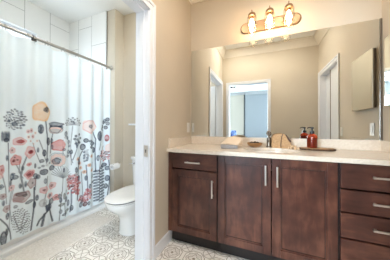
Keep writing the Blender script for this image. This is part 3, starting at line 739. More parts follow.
('e',11,0.854,0.171,0.005,0.005,-1.9),
('e',11,0.838,0.318,0.005,0.005,1.73),
('e',15,0.905,0.198,0.0055,0.005,0.67),
('e',11,0.823,0.226,0.005,0.005,2.45),
('e',11,0.877,0.309,0.005,0.005,1.37),
('e',15,0.879,0.157,0.0055,0.005,-0.09),
('e',11,0.821,0.296,0.0045,0.005,1.97),
('e',11,0.907,0.244,0.0055,0.005,0.96),
('e',15,0.838,0.182,0.0055,0.005,-3.14),
('e',11,0.851,0.329,0.005,0.005,1.6),
('e',11,0.902,0.171,0.005,0.005,0.36),
('e',15,0.815,0.255,0.005,0.005,2.29),
('e',11,0.893,0.293,0.0055,0.005,1.22),
('e',11,0.864,0.153,0.005,0.005,-0.95),
('e',15,0.827,0.321,0.005,0.005,1.84),
('e',11,0.914,0.211,0.0055,0.005,0.73),
('e',11,0.824,0.205,0.0045,0.005,2.81),
('e',15,0.868,0.329,0.005,0.005,1.46),
('e',11,0.892,0.15,0.005,0.005,-0.08),
('e',11,0.812,0.287,0.005,0.0045,2.13),
('e',15,0.908,0.265,0.0055,0.005,1.04),
('e',11,0.846,0.161,0.005,0.005,-2.19),
('e',11,0.839,0.338,0.005,0.005,1.7),
('e',15,0.913,0.177,0.0055,0.005,0.44),
('e',11,0.812,0.235,0.005,0.0045,2.54),
('e',11,0.887,0.316,0.005,0.005,1.31),
('e',15,0.876,0.139,0.005,0.005,-0.7),
('e',11,0.816,0.317,0.005,0.005,1.96),
('e',11,0.919,0.23,0.0055,0.005,0.83),
('e',15,0.828,0.182,0.005,0.0045,-2.96),
('e',11,0.856,0.344,0.0055,0.005,1.55),
('e',11,0.905,0.149,0.005,0.005,0.04),
('e',15,0.806,0.271,0.005,0.0045,2.31),
('e',11,0.905,0.29,0.0055,0.005,1.14),
('e',11,0.857,0.142,0.0055,0.005,-1.52),
('e',15,0.826,0.341,0.005,0.005,1.81),
('e',11,0.922,0.191,0.006,0.005,0.55),
('e',11,0.813,0.212,0.005,0.005,2.87),
('e',15,0.877,0.337,0.005,0.005,1.4),
('e',11,0.89,0.131,0.005,0.005,-0.48),
('e',11,0.806,0.306,0.005,0.005,2.11),
('e',15,0.92,0.254,0.006,0.005,0.93),
('e',11,0.836,0.158,0.005,0.005,-2.35),
('e',11,0.843,0.354,0.005,0.0045,1.65),
('e',15,0.917,0.156,0.0055,0.005,0.2),
('e',11,0.803,0.249,0.0045,0.0045,2.54),
('e',11,0.898,0.315,0.0055,0.0055,1.23),
('e',15,0.87,0.126,0.005,0.005,-1.12),
('e',11,0.814,0.337,0.005,0.005,1.93),
('e',11,0.928,0.212,0.0055,0.005,0.68),
('e',15,0.817,0.187,0.005,0.0045,-2.99),
('e',11,0.864,0.355,0.005,0.005,1.5),
('e',11,0.904,0.129,0.0055,0.005,-0.27),
('e',15,0.799,0.289,0.005,0.005,2.28),
('e',11,0.917,0.281,0.0055,0.005,1.04),
('s',11,[(0.855,0.182),(0.882,0.313)],0.0048),
('s',11,[(0.855,0.164),(0.904,0.248)],0.0056),
('s',11,[(0.848,0.168),(0.814,0.318)],0.0048),
('e',15,0.747,0.153,0.0195,0.063,-0.25),
('e',11,0.765,0.197,0.01,0.034,-0.4),
('e',1,1.007,1.068,0.02,0.0475,0.45),
('e',15,1.007,1.068,0.0075,0.0315,0.45),
('e',15,1.065,0.942,0.019,0.0405,-0.45),
('e',2,1.067,0.946,0.0075,0.0265,-0.45),
('e',2,1.132,1.062,0.0635,0.0445,0),
('e',10,1.132,1.055,0.056,0.0335,0),
('e',3,1.132,1.047,0.0485,0.021,0),
('p',0,1.134,1.114,0.0655,0.027,0.05),
('e',0,1.095,1.099,0.018,0.0145,0),
('e',0,1.174,1.094,0.0175,0.0105,0),
('s',15,[(1.077,1.088),(1.1,1.037),(1.155,1.025),(1.194,1.089)],0.0056),
('p',5,1.161,0.892,0.06,0.0595,0),
('e',6,1.175,0.912,0.039,0.032,0),
('e',15,1.206,0.844,0.018,0.015,0),
('s',2,[(1.309,1.112),(1.388,1.112)],0.0056),
('e',2,1.388,1.112,0.0105,0.0095,0),
('s',3,[(1.309,1.112),(1.404,1.133)],0.0056),
('e',2,1.404,1.133,0.011,0.01,0),
('s',2,[(1.309,1.112),(1.378,1.142)],0.0056),
('e',2,1.378,1.142,0.011,0.0095,0),
('s',3,[(1.309,1.112),(1.383,1.167)],0.0056),
('e',2,1.383,1.167,0.0105,0.0095,0),
('s',2,[(1.309,1.112),(1.355,1.164)],0.0056),
('e',2,1.355,1.164,0.0105,0.0095,0),
('s',3,[(1.309,1.112),(1.349,1.188)],0.0056),
('e',2,1.349,1.188,0.01,0.0095,0),
('s',2,[(1.309,1.112),(1.325,1.176)],0.0056),
('e',2,1.325,1.176,0.01,0.009,0),
('s',3,[(1.309,1.112),(1.309,1.194)],0.0056),
('e',2,1.309,1.194,0.01,0.0095,0),
('s',2,[(1.309,1.112),(1.293,1.174)],0.0056),
('e',2,1.293,1.174,0.01,0.0095,0),
('s',3,[(1.309,1.112),(1.27,1.184)],0.0056),
('e',2,1.27,1.184,0.01,0.009,0),
('s',2,[(1.309,1.112),(1.264,1.161)],0.0056),
('e',2,1.264,1.161,0.0095,0.009,0),
('s',3,[(1.309,1.112),(1.24,1.161)],0.0056),
('e',2,1.24,1.161,0.0095,0.009,0),
('s',2,[(1.309,1.112),(1.245,1.138)],0.0056),
('e',2,1.245,1.138,0.0095,0.009,0),
('s',3,[(1.309,1.112),(1.222,1.129)],0.0056),
('e',2,1.222,1.129,0.009,0.0085,0),
('s',2,[(1.309,1.112),(1.236,1.11)],0.0056),
('e',2,1.236,1.11,0.0095,0.009,0),
('e',15,1.304,1.152,0.0135,0.0115,0),
('e',1,1.32,1.136,0.009,0.0135,0),
('e',2,1.23,1.012,0.023,0.033,-0.3),
('e',1,1.251,0.967,0.017,0.018,0),
('e',3,1.22,0.974,0.016,0.013,0),
('e',2,1.272,0.921,0.016,0.0245,0.3),
('e',1,1.268,0.809,0.019,0.0245,-0.5),
('e',15,1.258,0.765,0.021,0.0175,0),
('e',2,1.278,0.875,0.013,0.018,0),
('e',15,1.338,0.985,0.0135,0.014,0),
('s',1,[(1.345,0.845),(1.338,0.985)],0.0048),
('e',15,1.356,0.943,0.014,0.014,0),
('s',1,[(1.345,0.845),(1.356,0.943)],0.0048),
('e',15,1.385,1.001,0.014,0.014,0),
('s',1,[(1.345,0.845),(1.385,1.001)],0.0048),
('e',15,1.403,0.958,0.0145,0.0145,0),
('s',1,[(1.345,0.845),(1.403,0.958)],0.0048),
('e',15,1.374,0.913,0.014,0.014,0),
('s',1,[(1.345,0.845),(1.374,0.913)],0.0048),
('e',15,1.339,0.898,0.014,0.014,0),
('s',1,[(1.345,0.845),(1.339,0.898)],0.0048),
('e',15,1.327,0.951,0.0135,0.014,0),
('s',1,[(1.345,0.845),(1.327,0.951)],0.0048),
('e',15,1.392,0.905,0.0145,0.0145,0),
('s',1,[(1.345,0.845),(1.392,0.905)],0.0048),
('e',3,1.206,0.73,0.026,0.024,0.0),
('e',3,1.197,0.702,0.0255,0.024,0.63),
('e',3,1.173,0.689,0.025,0.0235,1.26),
('e',3,1.143,0.695,0.0245,0.023,1.88),
('e',3,1.12,0.717,0.024,0.023,2.51),
('e',3,1.111,0.746,0.024,0.0225,3.14),
('e',3,1.119,0.773,0.0235,0.023,3.77),
('e',3,1.142,0.787,0.0245,0.023,4.4),
('e',3,1.172,0.783,0.025,0.0235,5.02),
('e',3,1.197,0.761,0.026,0.024,5.65),
('e',10,1.206,0.73,0.0195,0.0175,0.0),
('e',10,1.197,0.702,0.019,0.017,0.63),
('e',10,1.173,0.689,0.0185,0.017,1.26),
('e',10,1.143,0.695,0.018,0.017,1.88),
('e',10,1.12,0.717,0.0175,0.0165,2.51),
('e',10,1.111,0.746,0.017,0.0165,3.14),
('e',10,1.119,0.773,0.0175,0.017,3.77),
('e',10,1.142,0.787,0.0175,0.017,4.4),
('e',10,1.172,0.783,0.018,0.0175,5.02),
('e',10,1.197,0.761,0.019,0.0175,5.65),
('s',2,[(1.083,0.792),(1.129,0.816),(1.196,0.807),(1.237,0.747)],0.0048),
('p',0,1.143,0.728,0.035,0.035,0),
('e',15,1.016,0.753,0.0165,0.018,0.3),
('e',1,1.053,0.756,0.0135,0.0185,0.3),
('e',2,1.024,0.702,0.0115,0.012,0.3),
('e',3,1.054,0.706,0.0135,0.012,0.3),
('e',2,1.08,0.721,0.0115,0.0115,0.3),
('e',1,1.033,0.641,0.0315,0.03,0.3),
('e',2,1.02,0.649,0.0165,0.0195,0.3),
('e',1,1.105,0.665,0.0275,0.027,0.3),
('e',2,1.0,0.688,0.0115,0.01,0.3),
('s',2,[(1.198,0.536),(1.301,0.555)],0.0056),
('s',2,[(1.198,0.536),(1.29,0.583)],0.0056),
('s',2,[(1.198,0.536),(1.276,0.608)],0.0056),
('s',2,[(1.198,0.536),(1.259,0.629)],0.0056),
('s',2,[(1.198,0.536),(1.239,0.647)],0.0056),
('s',2,[(1.198,0.536),(1.218,0.659)],0.0056),
('s',2,[(1.198,0.536),(1.197,0.666)],0.0056),
('s',2,[(1.198,0.536),(1.176,0.668)],0.0056),
('s',2,[(1.198,0.536),(1.156,0.664)],0.0056),
('s',2,[(1.198,0.536),(1.139,0.656)],0.0056),
('s',2,[(1.198,0.536),(1.124,0.642)],0.0056),
('s',2,[(1.198,0.536),(1.112,0.625)],0.0056),
('s',2,[(1.198,0.536),(1.104,0.604)],0.0056),
('s',2,[(1.198,0.536),(1.194,0.387)],0.0072),
('p',6,1.108,0.483,0.0345,0.0355,0),
('p',8,1.108,0.483,0.0145,0.0145,0),
('p',6,1.034,0.462,0.032,0.034,0),
('p',8,1.034,0.462,0.011,0.0115,0),
('p',6,1.086,0.388,0.0285,0.0285,0),
('p',15,1.086,0.388,0.0145,0.015,0),
('p',5,1.141,0.347,0.032,0.0315,0),
('p',8,1.141,0.347,0.013,0.013,0),
('e',7,1.335,0.453,0.0175,0.015,0),
('e',7,1.312,0.445,0.0165,0.015,0),
('e',7,1.327,0.484,0.017,0.015,0),
('e',5,1.342,0.424,0.017,0.015,0),
('e',7,1.296,0.471,0.0165,0.015,0),
('e',7,1.354,0.471,0.017,0.0155,0),
('e',8,1.316,0.414,0.017,0.015,0),
('e',8,1.307,0.505,0.017,0.015,0),
('e',7,1.365,0.426,0.0175,0.0155,0),
('e',5,1.285,0.447,0.0165,0.0145,0),
('e',7,1.345,0.504,0.017,0.0155,0),
('e',5,1.34,0.393,0.0175,0.015,0),
('e',8,1.282,0.5,0.016,0.015,0),
('e',7,1.378,0.455,0.018,0.015,0),
('e',8,1.295,0.409,0.0165,0.0145,0),
('e',5,1.317,0.528,0.0165,0.015,0),
('e',7,1.371,0.394,0.0175,0.0155,0),
('e',7,1.267,0.47,0.016,0.015,0),
('e',7,1.369,0.499,0.0175,0.0155,0),
('e',7,1.323,0.377,0.017,0.015,0),
('e',7,1.284,0.529,0.016,0.0145,0),
('e',7,1.393,0.424,0.018,0.0155,0),
('e',7,1.271,0.424,0.016,0.0145,0),
('e',8,1.34,0.537,0.017,0.0155,0),
('e',7,1.362,0.366,0.0175,0.0155,0),
('e',7,1.258,0.502,0.016,0.0145,0),
('s',15,[(1.087,0.342),(1.07,0.248),(1.036,0.223),(1.02,0.113)],0.0176),
('s',15,[(1.078,0.285),(1.097,0.195),(1.115,0.114)],0.0168),
('s',15,[(1.035,0.333),(1.061,0.262),(1.096,0.298)],0.02),
('s',15,[(1.044,0.229),(1.003,0.17),(0.988,0.13)],0.0144),
('s',15,[(1.061,0.252),(1.087,0.26)],0.0328),
('e',3,1.027,0.336,0.028,0.04,0.2),
('e',1,1.074,0.276,0.0315,0.0345,0.3),
('e',2,1.105,0.325,0.018,0.031,-0.3),
('e',12,1.19,0.253,0.0295,0.0165,-0.6),
('e',12,1.251,0.162,0.0315,0.0165,0.7),
('e',2,1.181,0.182,0.0155,0.0235,0),
('e',15,1.221,0.137,0.0285,0.014,0.5),
('e',12,1.214,0.336,0.012,0.037,0.2),
('e',1,1.272,0.236,0.016,0.036,-0.3),
('e',2,1.17,0.352,0.0145,0.0255,0.2),
('e',7,1.282,0.39,0.013,0.0125,0),
('e',7,1.315,0.339,0.013,0.0125,0),
('e',7,1.271,0.343,0.013,0.012,0),
('e',7,1.337,0.36,0.0135,0.013,0),
('p',10,1.517,1.097,0.0885,0.0855,0),
('p',0,1.52,1.097,0.0295,0.025,0),
('s',6,[(1.439,1.127),(1.49,1.174),(1.571,1.162),(1.605,1.091)],0.0056),
('s',6,[(1.439,1.066),(1.504,1.015),(1.586,1.052)],0.0056),
('e',15,1.777,1.197,0.0215,0.0265,-0.5),
('e',15,1.729,1.153,0.021,0.026,0.6),
('e',15,1.778,1.141,0.022,0.0265,-0.5),
('e',15,1.706,1.098,0.0205,0.026,0.6),
('e',15,1.758,1.085,0.0215,0.0265,-0.5),
('e',15,1.695,1.064,0.02,0.026,0.6),
('e',15,1.745,1.174,0.021,0.0265,-0.5),
('e',1,1.654,0.971,0.0345,0.067,0.15),
('e',15,1.657,0.971,0.0135,0.045,0.15),
('e',0,1.432,0.848,0.0325,0.0385,0.3),
('e',15,1.466,0.924,0.024,0.027,0.5),
('e',1,1.546,0.88,0.0415,0.028,-0.3),
('e',15,1.532,0.837,0.027,0.0205,0),
('e',1,1.518,0.914,0.032,0.015,0.3),
('s',15,[(1.546,0.861),(1.574,0.769)],0.0072),
('e',3,1.481,0.806,0.013,0.0095,0.5),
('e',3,1.456,0.799,0.0125,0.0095,0.5),
('e',3,1.472,0.788,0.013,0.01,0.5),
('e',1,1.45,0.782,0.013,0.01,0.5),
('e',3,1.477,0.769,0.013,0.01,0.5),
('e',3,1.459,0.762,0.0125,0.01,0.5),
('e',2,1.48,0.75,0.013,0.01,0.5),
('e',1,1.452,0.745,0.013,0.01,0.5),
('e',2,1.486,0.731,0.013,0.0095,0.5),
('e',2,1.452,0.727,0.013,0.0095,0.5),
('e',1,1.479,0.713,0.013,0.01,0.5),
('e',1,1.45,0.709,0.0125,0.0095,0.5),
('e',2,1.479,0.695,0.013,0.0095,0.5),
('e',3,1.451,0.69,0.013,0.01,0.5),
('e',1,1.473,0.677,0.0125,0.01,0.5),
('e',1,1.454,0.671,0.0125,0.0095,0.5),
('e',7,1.771,0.938,0.0245,0.047,0.15),
('e',8,1.766,0.91,0.0145,0.0195,0),
('p',10,1.805,0.802,0.0505,0.065,0),
('e',6,1.744,0.698,0.0155,0.012,0),
('e',8,1.717,0.689,0.015,0.012,0),
('e',8,1.734,0.725,0.0155,0.012,0),
('e',8,1.752,0.673,0.015,0.0125,0),
('e',7,1.697,0.711,0.015,0.012,0),
('e',8,1.766,0.715,0.0155,0.0125,0),
('e',8,1.721,0.662,0.015,0.012,0),
('e',6,1.711,0.742,0.015,0.012,0),
('e',7,1.78,0.676,0.016,0.0125,0),
('e',8,1.685,0.688,0.0145,0.0125,0),
('e',8,1.755,0.744,0.0155,0.0125,0),
('e',8,1.75,0.645,0.015,0.0125,0),
('e',8,1.681,0.736,0.015,0.0125,0),
('e',7,1.795,0.703,0.016,0.0125,0),
('e',6,1.696,0.656,0.015,0.012,0),
('e',6,1.723,0.764,0.015,0.012,0),
('e',6,1.787,0.649,0.0155,0.0125,0),
('e',7,1.663,0.708,0.014,0.012,0),
('e',8,1.785,0.742,0.016,0.0125,0),
('e',7,1.729,0.629,0.015,0.0125,0),
('e',8,1.683,0.762,0.0145,0.012,0),
('e',7,1.813,0.677,0.016,0.0125,0),
('p',13,1.533,0.723,0.0235,0.0215,0),
('p',14,1.533,0.723,0.0095,0.008,0),
('p',13,1.406,0.599,0.021,0.0205,0),
('p',14,1.406,0.599,0.0085,0.0075,0),
('p',13,1.501,0.616,0.0225,0.021,0),
('p',14,1.501,0.616,0.0095,0.008,0),
('p',13,1.393,0.656,0.0205,0.0205,0),
('p',14,1.393,0.656,0.0085,0.0075,0),
('p',13,1.45,0.541,0.0215,0.021,0),
('p',14,1.45,0.541,0.0085,0.008,0),
('p',13,1.541,0.545,0.0235,0.0215,0),
('p',14,1.541,0.545,0.0095,0.008,0),
('p',13,1.369,0.713,0.02,0.02,0),
('p',14,1.369,0.713,0.0085,0.0075,0),
('e',8,1.506,0.266,0.017,0.015,0),
('e',7,1.484,0.259,0.017,0.0145,0),
('e',7,1.498,0.297,0.017,0.015,0),
('e',6,1.512,0.237,0.0175,0.015,0),
('e',5,1.468,0.286,0.0165,0.0145,0),
('e',5,1.524,0.282,0.0175,0.015,0),
('e',6,1.488,0.228,0.017,0.015,0),
('e',7,1.479,0.318,0.017,0.0145,0),
('e',7,1.535,0.237,0.0175,0.0155,0),
('e',7,1.458,0.262,0.0165,0.0145,0),
('e',6,1.515,0.316,0.017,0.015,0),
('e',5,1.511,0.206,0.017,0.015,0),
('e',7,1.444,0.215,0.0165,0.0145,0),
('e',8,1.419,0.214,0.016,0.0145,0),
('e',7,1.435,0.239,0.016,0.0145,0),
('e',7,1.451,0.193,0.0165,0.0145,0),
('e',7,1.401,0.236,0.0155,0.0145,0),
('e',6,1.464,0.223,0.0165,0.0145,0),
('e',8,1.423,0.191,0.016,0.0145,0),
('e',8,1.413,0.258,0.016,0.014,0),
('e',7,1.477,0.189,0.017,0.015,0),
('e',7,1.389,0.221,0.0155,0.014,0),
('e',5,1.369,0.326,0.015,0.014,0),
('e',7,1.35,0.321,0.015,0.014,0),
('e',7,1.362,0.351,0.015,0.014,0),
('e',7,1.374,0.303,0.0155,0.0145,0),
('e',8,1.336,0.343,0.015,0.0135,0),
('e',5,1.384,0.339,0.0155,0.014,0),
('e',8,1.459,0.148,0.023,0.0295,0.3),
('e',15,1.409,0.157,0.0195,0.031,-0.4),
('e',15,1.497,0.145,0.0155,0.025,0.4),
('e',0,1.616,0.514,0.041,0.0135,-0.5),
('e',0,1.699,0.5,0.0435,0.0145,0.5),
('e',0,1.616,0.476,0.041,0.0135,-0.5),
('e',0,1.699,0.461,0.044,0.014,0.5),
('e',0,1.617,0.438,0.0405,0.0135,-0.5),
('e',0,1.699,0.422,0.0435,0.014,0.5),
('e',0,1.617,0.4,0.0405,0.0135,-0.5),
('e',0,1.7,0.383,0.0435,0.0145,0.5),
('e',0,1.617,0.362,0.041,0.0135,-0.5),
('e',0,1.7,0.343,0.0435,0.0145,0.5),
('e',0,1.617,0.324,0.041,0.0135,-0.5),
('e',0,1.7,0.304,0.044,0.014,0.5),
('e',0,1.618,0.286,0.0405,0.0135,-0.5),
('e',0,1.701,0.265,0.0435,0.0145,0.5),
('e',0,1.618,0.248,0.041,0.0135,-0.5),
('e',0,1.701,0.225,0.0435,0.0145,0.5),
('e',0,1.618,0.21,0.041,0.0135,-0.5),
('e',0,1.701,0.186,0.044,0.014,0.5),
('e',0,1.619,0.172,0.041,0.0135,-0.5),
('e',0,1.701,0.147,0.0435,0.014,0.5),
('e',0,1.619,0.134,0.0405,0.0135,-0.5),
('e',0,1.702,0.108,0.0435,0.0145,0.5),
('e',0,1.725,0.571,0.048,0.03,0.3),
('e',15,1.686,0.545,0.0305,0.0215,0),
('e',1,1.774,0.519,0.0265,0.0305,0.2),
('e',0,1.563,0.386,0.021,0.013,0),
('e',1,1.775,0.38,0.0265,0.042,0.3),
('e',15,1.759,0.273,0.0225,0.036,-0.3),
('e',1,0.764,0.824,0.0085,0.0255,0.5),
('e',0,0.793,0.603,0.009,0.026,-0.5),
('e',1,0.884,0.567,0.0105,0.0275,-0.5),
('e',15,0.852,0.559,0.0085,0.0235,0.5),
('e',0,1.032,0.83,0.0135,0.034,0.5),
('e',0,1.105,0.944,0.0135,0.031,-0.5),
('e',1,1.11,0.881,0.012,0.027,0.5),
('e',0,1.574,0.794,0.0195,0.0385,0.4),
('e',1,1.632,0.682,0.0195,0.0395,-0.4),
('e',0,1.381,0.676,0.0165,0.0355,-0.5),
('e',15,1.347,0.589,0.016,0.035,0.5),
('e',1,1.383,0.486,0.0155,0.033,-0.5),
('e',0,0.963,0.343,0.0155,0.034,0.6),
('e',15,0.986,0.401,0.013,0.029,-0.6),
('e',0,0.77,0.33,0.0125,0.029,-0.5),
('e',0,1.469,0.463,0.0155,0.032,0.5),
('e',1,1.509,0.352,0.016,0.03,-0.5),
('e',15,1.549,0.467,0.0165,0.0335,-0.4),
('e',1,1.18,0.306,0.013,0.03,0.5),
('e',0,1.24,0.293,0.0135,0.031,-0.4),
('e',15,1.305,0.166,0.0155,0.034,0.3),
('e',1,1.042,0.549,0.012,0.028,-0.5),
('e',1,0.745,0.45,0.009,0.0255,0.4),
('e',0,1.207,0.621,0.01,0.026,0.2),
('e',1,0.99,0.864,0.0095,0.0255,0.5),
('e',0,1.3,0.804,0.0125,0.0275,0.5),
('e',0,0.968,0.714,0.01,0.025,-0.4),
('e',15,0.865,0.717,0.008,0.022,0.6)]
def fold(y, z):
    """sideways swing of the cloth: folds pinned at the rings, softer further down"""
    t = np.clip((ZTOP-z)/(ZTOP-0.1), 0, 1); ph = (y-0.285)/0.1525*2*PI
    a = 0.021*(1-t) + 0.012*t
    return a*np.cos(ph) + 0.006*np.sin(ph*0.47+1.3+2.2*t) + 0.004*np.sin(ph*1.63+0.4)*t
def curtain():
    ny, nz = 320, 372
    y = np.linspace(PRY0, PRY1, ny); s = np.linspace(0, 1, nz)
    Y, Sg = np.meshgrid(y, s)                       # rows run from top to hem
    hem = 0.108 - 0.040*(Y-0.73)/1.07
    top = ZTOP + 0.004*np.cos((Y-0.285)/0.1525*2*PI)
    Z = top + (hem-top)*Sg
    XX = XC + fold(Y, Z)
    # the print: watercolour flowers laid over white cloth
    colr = np.empty((nz, ny, 3)); colr[:] = [lin(234), lin(243), lin(247)]
    rng = np.random.RandomState(4)
    def nz2(sc):
        g = rng.rand(int(2.2/sc)+3, int(2.2/sc)+3); a, b = Y/sc, (Z+.1)/sc; i, j = a.astype(int), b.astype(int); fa, fb = a-i, b-j
        return g[i, j]*(1-fa)*(1-fb)+g[i+1, j]*fa*(1-fb)+g[i, j+1]*(1-fa)*fb+g[i+1, j+1]*fa*fb
    n1, n2 = nz2(.022), nz2(.009); NZ = .55*n1+.45*n2
    def blend(al, c): colr[:] = colr*(1-al[..., None]) + np.array([lin(q) for q in c])*al[..., None]
    for p in PRINT:
        c = PRINT_COLOURS[p[1]]
        if p[0] == 's':
            P = p[2]; wd = p[3]/2; d = np.full(Y.shape, 9.0)
            for (a0, b0), (a1, b1) in zip(P[:-1], P[1:]):
                L2 = (a1-a0)**2+(b1-b0)**2+1e-9; t = np.clip(((Y-a0)*(a1-a0)+(Z-b0)*(b1-b0))/L2, 0, 1)
                d = np.minimum(d, np.hypot(Y-a0-t*(a1-a0), Z-b0-t*(b1-b0)))
            al = np.clip((wd-d)/.004+.5, 0, 1)*(.72+.28*NZ)
        else:
            k, _, cy, cz, ry, rz, rot = p; dy, dz = (Y-cy)/ry, (Z-cz)/rz
            if rot: dy, dz = dy*math.cos(rot)-dz*math.sin(rot), dy*math.sin(rot)+dz*math.cos(rot)
            r = np.hypot(dy, dz); f = min(ry, rz)
            if k == 'p':
                th = np.arctan2(dz, dy); r = r*(1+.07*np.cos(5*th+cy*40)+.05*np.cos(3*th+cz*70))
                al = np.clip((1-r)*f/.004+.5, 0, 1)*np.clip(.62+.25*(r > .8)+.35*(NZ-.5), 0, 1)
            else: al = np.clip((1-r)*f/.004+.5, 0, 1)*np.clip((.66+.26*(r > .68) if f > .011 else .8)+.5*(NZ-.5), 0, 1)
        blend(al, c)
    verts = np.stack([XX, Y, Z], -1).reshape(-1, 3)
    i = np.arange(nz*ny).reshape(nz, ny); q = np.stack([i[:-1, :-1], i[1:, :-1], i[1:, 1:], i[:-1, 1:]], -1).reshape(-1, 4)
    base = Vector((XC, 1.0, 0.1))
    me = bpy.data.meshes.new('cloth'); me.from_pydata((verts-np.array(base)).tolist(), [], q.tolist())
    me.polygons.foreach_set('use_smooth', [True]*len(me.polygons))
    at = me.color_attributes.new('print', 'FLOAT_COLOR', 'POINT'); at.data.foreach_set('color', np.concatenate([colr.reshape(-1, 3), np.ones((nz*ny, 1))], 1).astype(np.float32).ravel())
    m = bpy.data.materials.new('printed_curtain_cloth'); m.use_nodes = True; nt = m.node_tree; b = bsdf(m)
    ca = N(m, 'ShaderNodeVertexColor', layer_name='print'); b.inputs['Roughness'].default_value = 0.85
    tl = N(m, 'ShaderNodeBsdfTranslucent'); mx = N(m, 'ShaderNodeMixShader'); mx.inputs[0].default_value = 0.04
    L(m, ca.outputs[0], b.inputs['Base Color']); L(m, ca.outputs[0], tl.inputs[0]); L(m, b.outputs[0], mx.inputs[1]); L(m, tl.outputs[0], mx.inputs[2]); L(m, mx.outputs[0], nt.nodes['Material Output'].inputs[0])
    me.materials.append(m)
    o = bpy.data.objects.new('shower_curtain', me); COL.objects.link(o); o.location = base
    return tag(o, 'white shower curtain printed with watercolour wildflowers', 'shower curtain')
curtain()

# bath mat
def mat_mesh():
    mb = MB(); x0, x1, y0, y1 = -1.975, -1.635, 0.42, 1.52
    R = [rr(x0, x1, y0, y1, .03, .0008), rr(x0-.003, x1+.003, y0-.003, y1+.003, .033, .006), rr(x0, x1, y0, y1, .03, .012), rr(x0+.012, x1-.012, y0+.012, y1-.012, .022, .0155), rr(x0+.03, x1-.03, y0+.03, y1-.03, .015, .0145), rr(x0+.04, x1-.04, y0+.04, y1-.04, .012, .016)]
    return mb.rings(R)
tag(mat_mesh().build('bath_mat', 'mat'), 'long cream bath mat on the floor along the tub', 'bath mat')

# toilet: centre x, facing -y
tx = -1.305
to = thing('toilet', 'white two piece toilet with closed lid beside the tub', 'toilet', (tx, 1.6, 0))
def oval(cy, rx, ryf, ryb, z, n=44, e=0.85):
    P = []
    for i in range(n):
        a = 2*PI*i/n; c, s = math.cos(a), math.sin(a); ry = ryb if s > 0 else ryf
        P.append((tx+rx*math.copysign(abs(c)**e, c), cy+ry*math.copysign(abs(s)**e, s), z))
    return P
MB().rings([oval(1.61, .126, .272, .26, .0005, e=.7), oval(1.61, .130, .276, .26, .012, e=.7), oval(1.61, .126, .27, .26, .03, e=.7), oval(1.605, .126, .268, .26, .15, e=.75), oval(1.58, .134, .275, .28, .21, e=.8), oval(1.53, .152, .29, .29, .265), oval(1.475, .174, .285, .27, .315), oval(1.465, .182, .282, .26, .345), oval(1.465, .182, .282, .26, .36), oval(1.465, .16, .26, .24, .362)]).build('bowl', 'porcelain', to)
SB = .0165
MB().rings([oval(1.465, .184, .285, .235, .3465+SB), oval(1.465, .19, .292, .24, .351+SB), oval(1.465, .19, .292, .24, .358+SB), oval(1.465, .185, .287, .235, .3615+SB)]).build('seat', 'porcelain', to)
MB().rings([oval(1.465, .182, .284, .232, .3616+SB), oval(1.465, .182, .284, .232, .3684+SB)]).build('lid_gap_shade', 'black', to)  # black oval stands for the shaded gap between seat and lid
MB().rings([oval(1.465, .184, .286, .235, .3685+SB), oval(1.465, .192, .295, .24, .373+SB), oval(1.465, .191, .294, .24, .381+SB), oval(1.465, .173, .273, .225, .388+SB), oval(1.465, .11, .18, .14, .392+SB)]).build('lid', 'porcelain', to)
MB().rings([rr(tx-.215, tx+.215, 1.715, 1.95, .035, .3625), rr(tx-.222, tx+.222, 1.705, 1.95, .04, .385), rr(tx-.232, tx+.232, 1.695, 1.95, .045, .68), rr(tx-.228, tx+.228, 1.698, 1.95, .04, .69)]).build('tank', 'porcelain', to)
MB().rings([rr(tx-.242, tx+.242, 1.683, 1.955, .045, .6905), rr(tx-.246, tx+.246, 1.679, 1.955, .048, .70), rr(tx-.244, tx+.244, 1.681, 1.955, .046, .718), rr(tx-.232, tx+.232, 1.693, 1.945, .04, .726)]).build('tank_lid', 'porcelain', to)
MB().tube([(tx-.165, 1.696, .645), (tx-.165, 1.678, .645)], .012, 14).tube([(tx-.165, 1.676, .645), (tx-.20, 1.672, .642), (tx-.236, 1.67, .636)], [.007, .006, .0075], 10).build('flush_lever', 'chrome', to)

# paper roll on a post holder, on the wing beside the tub
ph = thing('paper_holder', 'brushed nickel paper holder on the short wall behind the toilet', 'paper holder', (XW, 1.89, .562))
MB().tube([(XW+.001, 1.89, .562), (XW+.06, 1.89, .562)], .009, 12).build('post', 'nickel', ph)
o = MB().lathe([(0.024, 0), (0.024, .006), (0.016, .01)], (0, 0, 0), 20).build('wall_flange', 'nickel', ph, local=True); o.location = (.0005, 0, 0); o.rotation_euler = (0, PI/2, 0)
MB().tube([(XW+.06, 1.897, .562), (XW+.06, 1.715, .562)], .007, 12).build('bar', 'nickel', ph)
o = MB().lathe([(.0195, -.054), (.040, -.054), (.0405, -.052), (.0405, .052), (.040, .054), (.0195, .054)], (0, 0, 0), 32, 1, 1, (False, False)); o.lathe([(.0194, -.052), (.0194, .052)], (0, 0, 0), 32, 1, 1, (False, False))
o = o.build('toilet_paper_roll', 'paper'); o.location = (XW+.06, 1.79, .562-.0122); o.rotation_euler = (PI/2, 0, 0)
tag(o, 'white toilet paper roll on the nickel holder beside the curtain', 'toilet paper')
sh = thing('wall_shelf', 'small white floating shelf on the wall above the toilet', 'shelf', (-1.31, YT, 1.12))
MB().box(-1.73, -1.0, 1.86, YT-.0005, 1.115, 1.14, .003).build('board', 'trim', sh)
MB().box(-1.71, -1.02, 1.975, YT-.0005, 1.055, 1.1149, .003).build('cleat', 'trim', sh)
# unseen ceiling lamps added to brighten the toilet room
for lx, ly, lb in ((-1.07, 0.72, 'added unseen ceiling fill lamp in the toilet room near the door wall'), (-1.07, 1.35, 'added unseen ceiling fill lamp above the toilet')):
    dl = thing('fill_downlight', lb, 'added ceiling light', (lx, ly, ZC))
    MB().lathe([(.085, -.0005), (.085, -.006), (.066, -.008), (.064, -.0005)], (lx, ly, ZC), 32).build('trim_ring', 'trim', dl)
    MB().lathe([(.0635, -.001), (.0635, -.004), (.03, -.005)], (lx, ly, ZC), 24).build('lens', 'toilet_fill', dl)

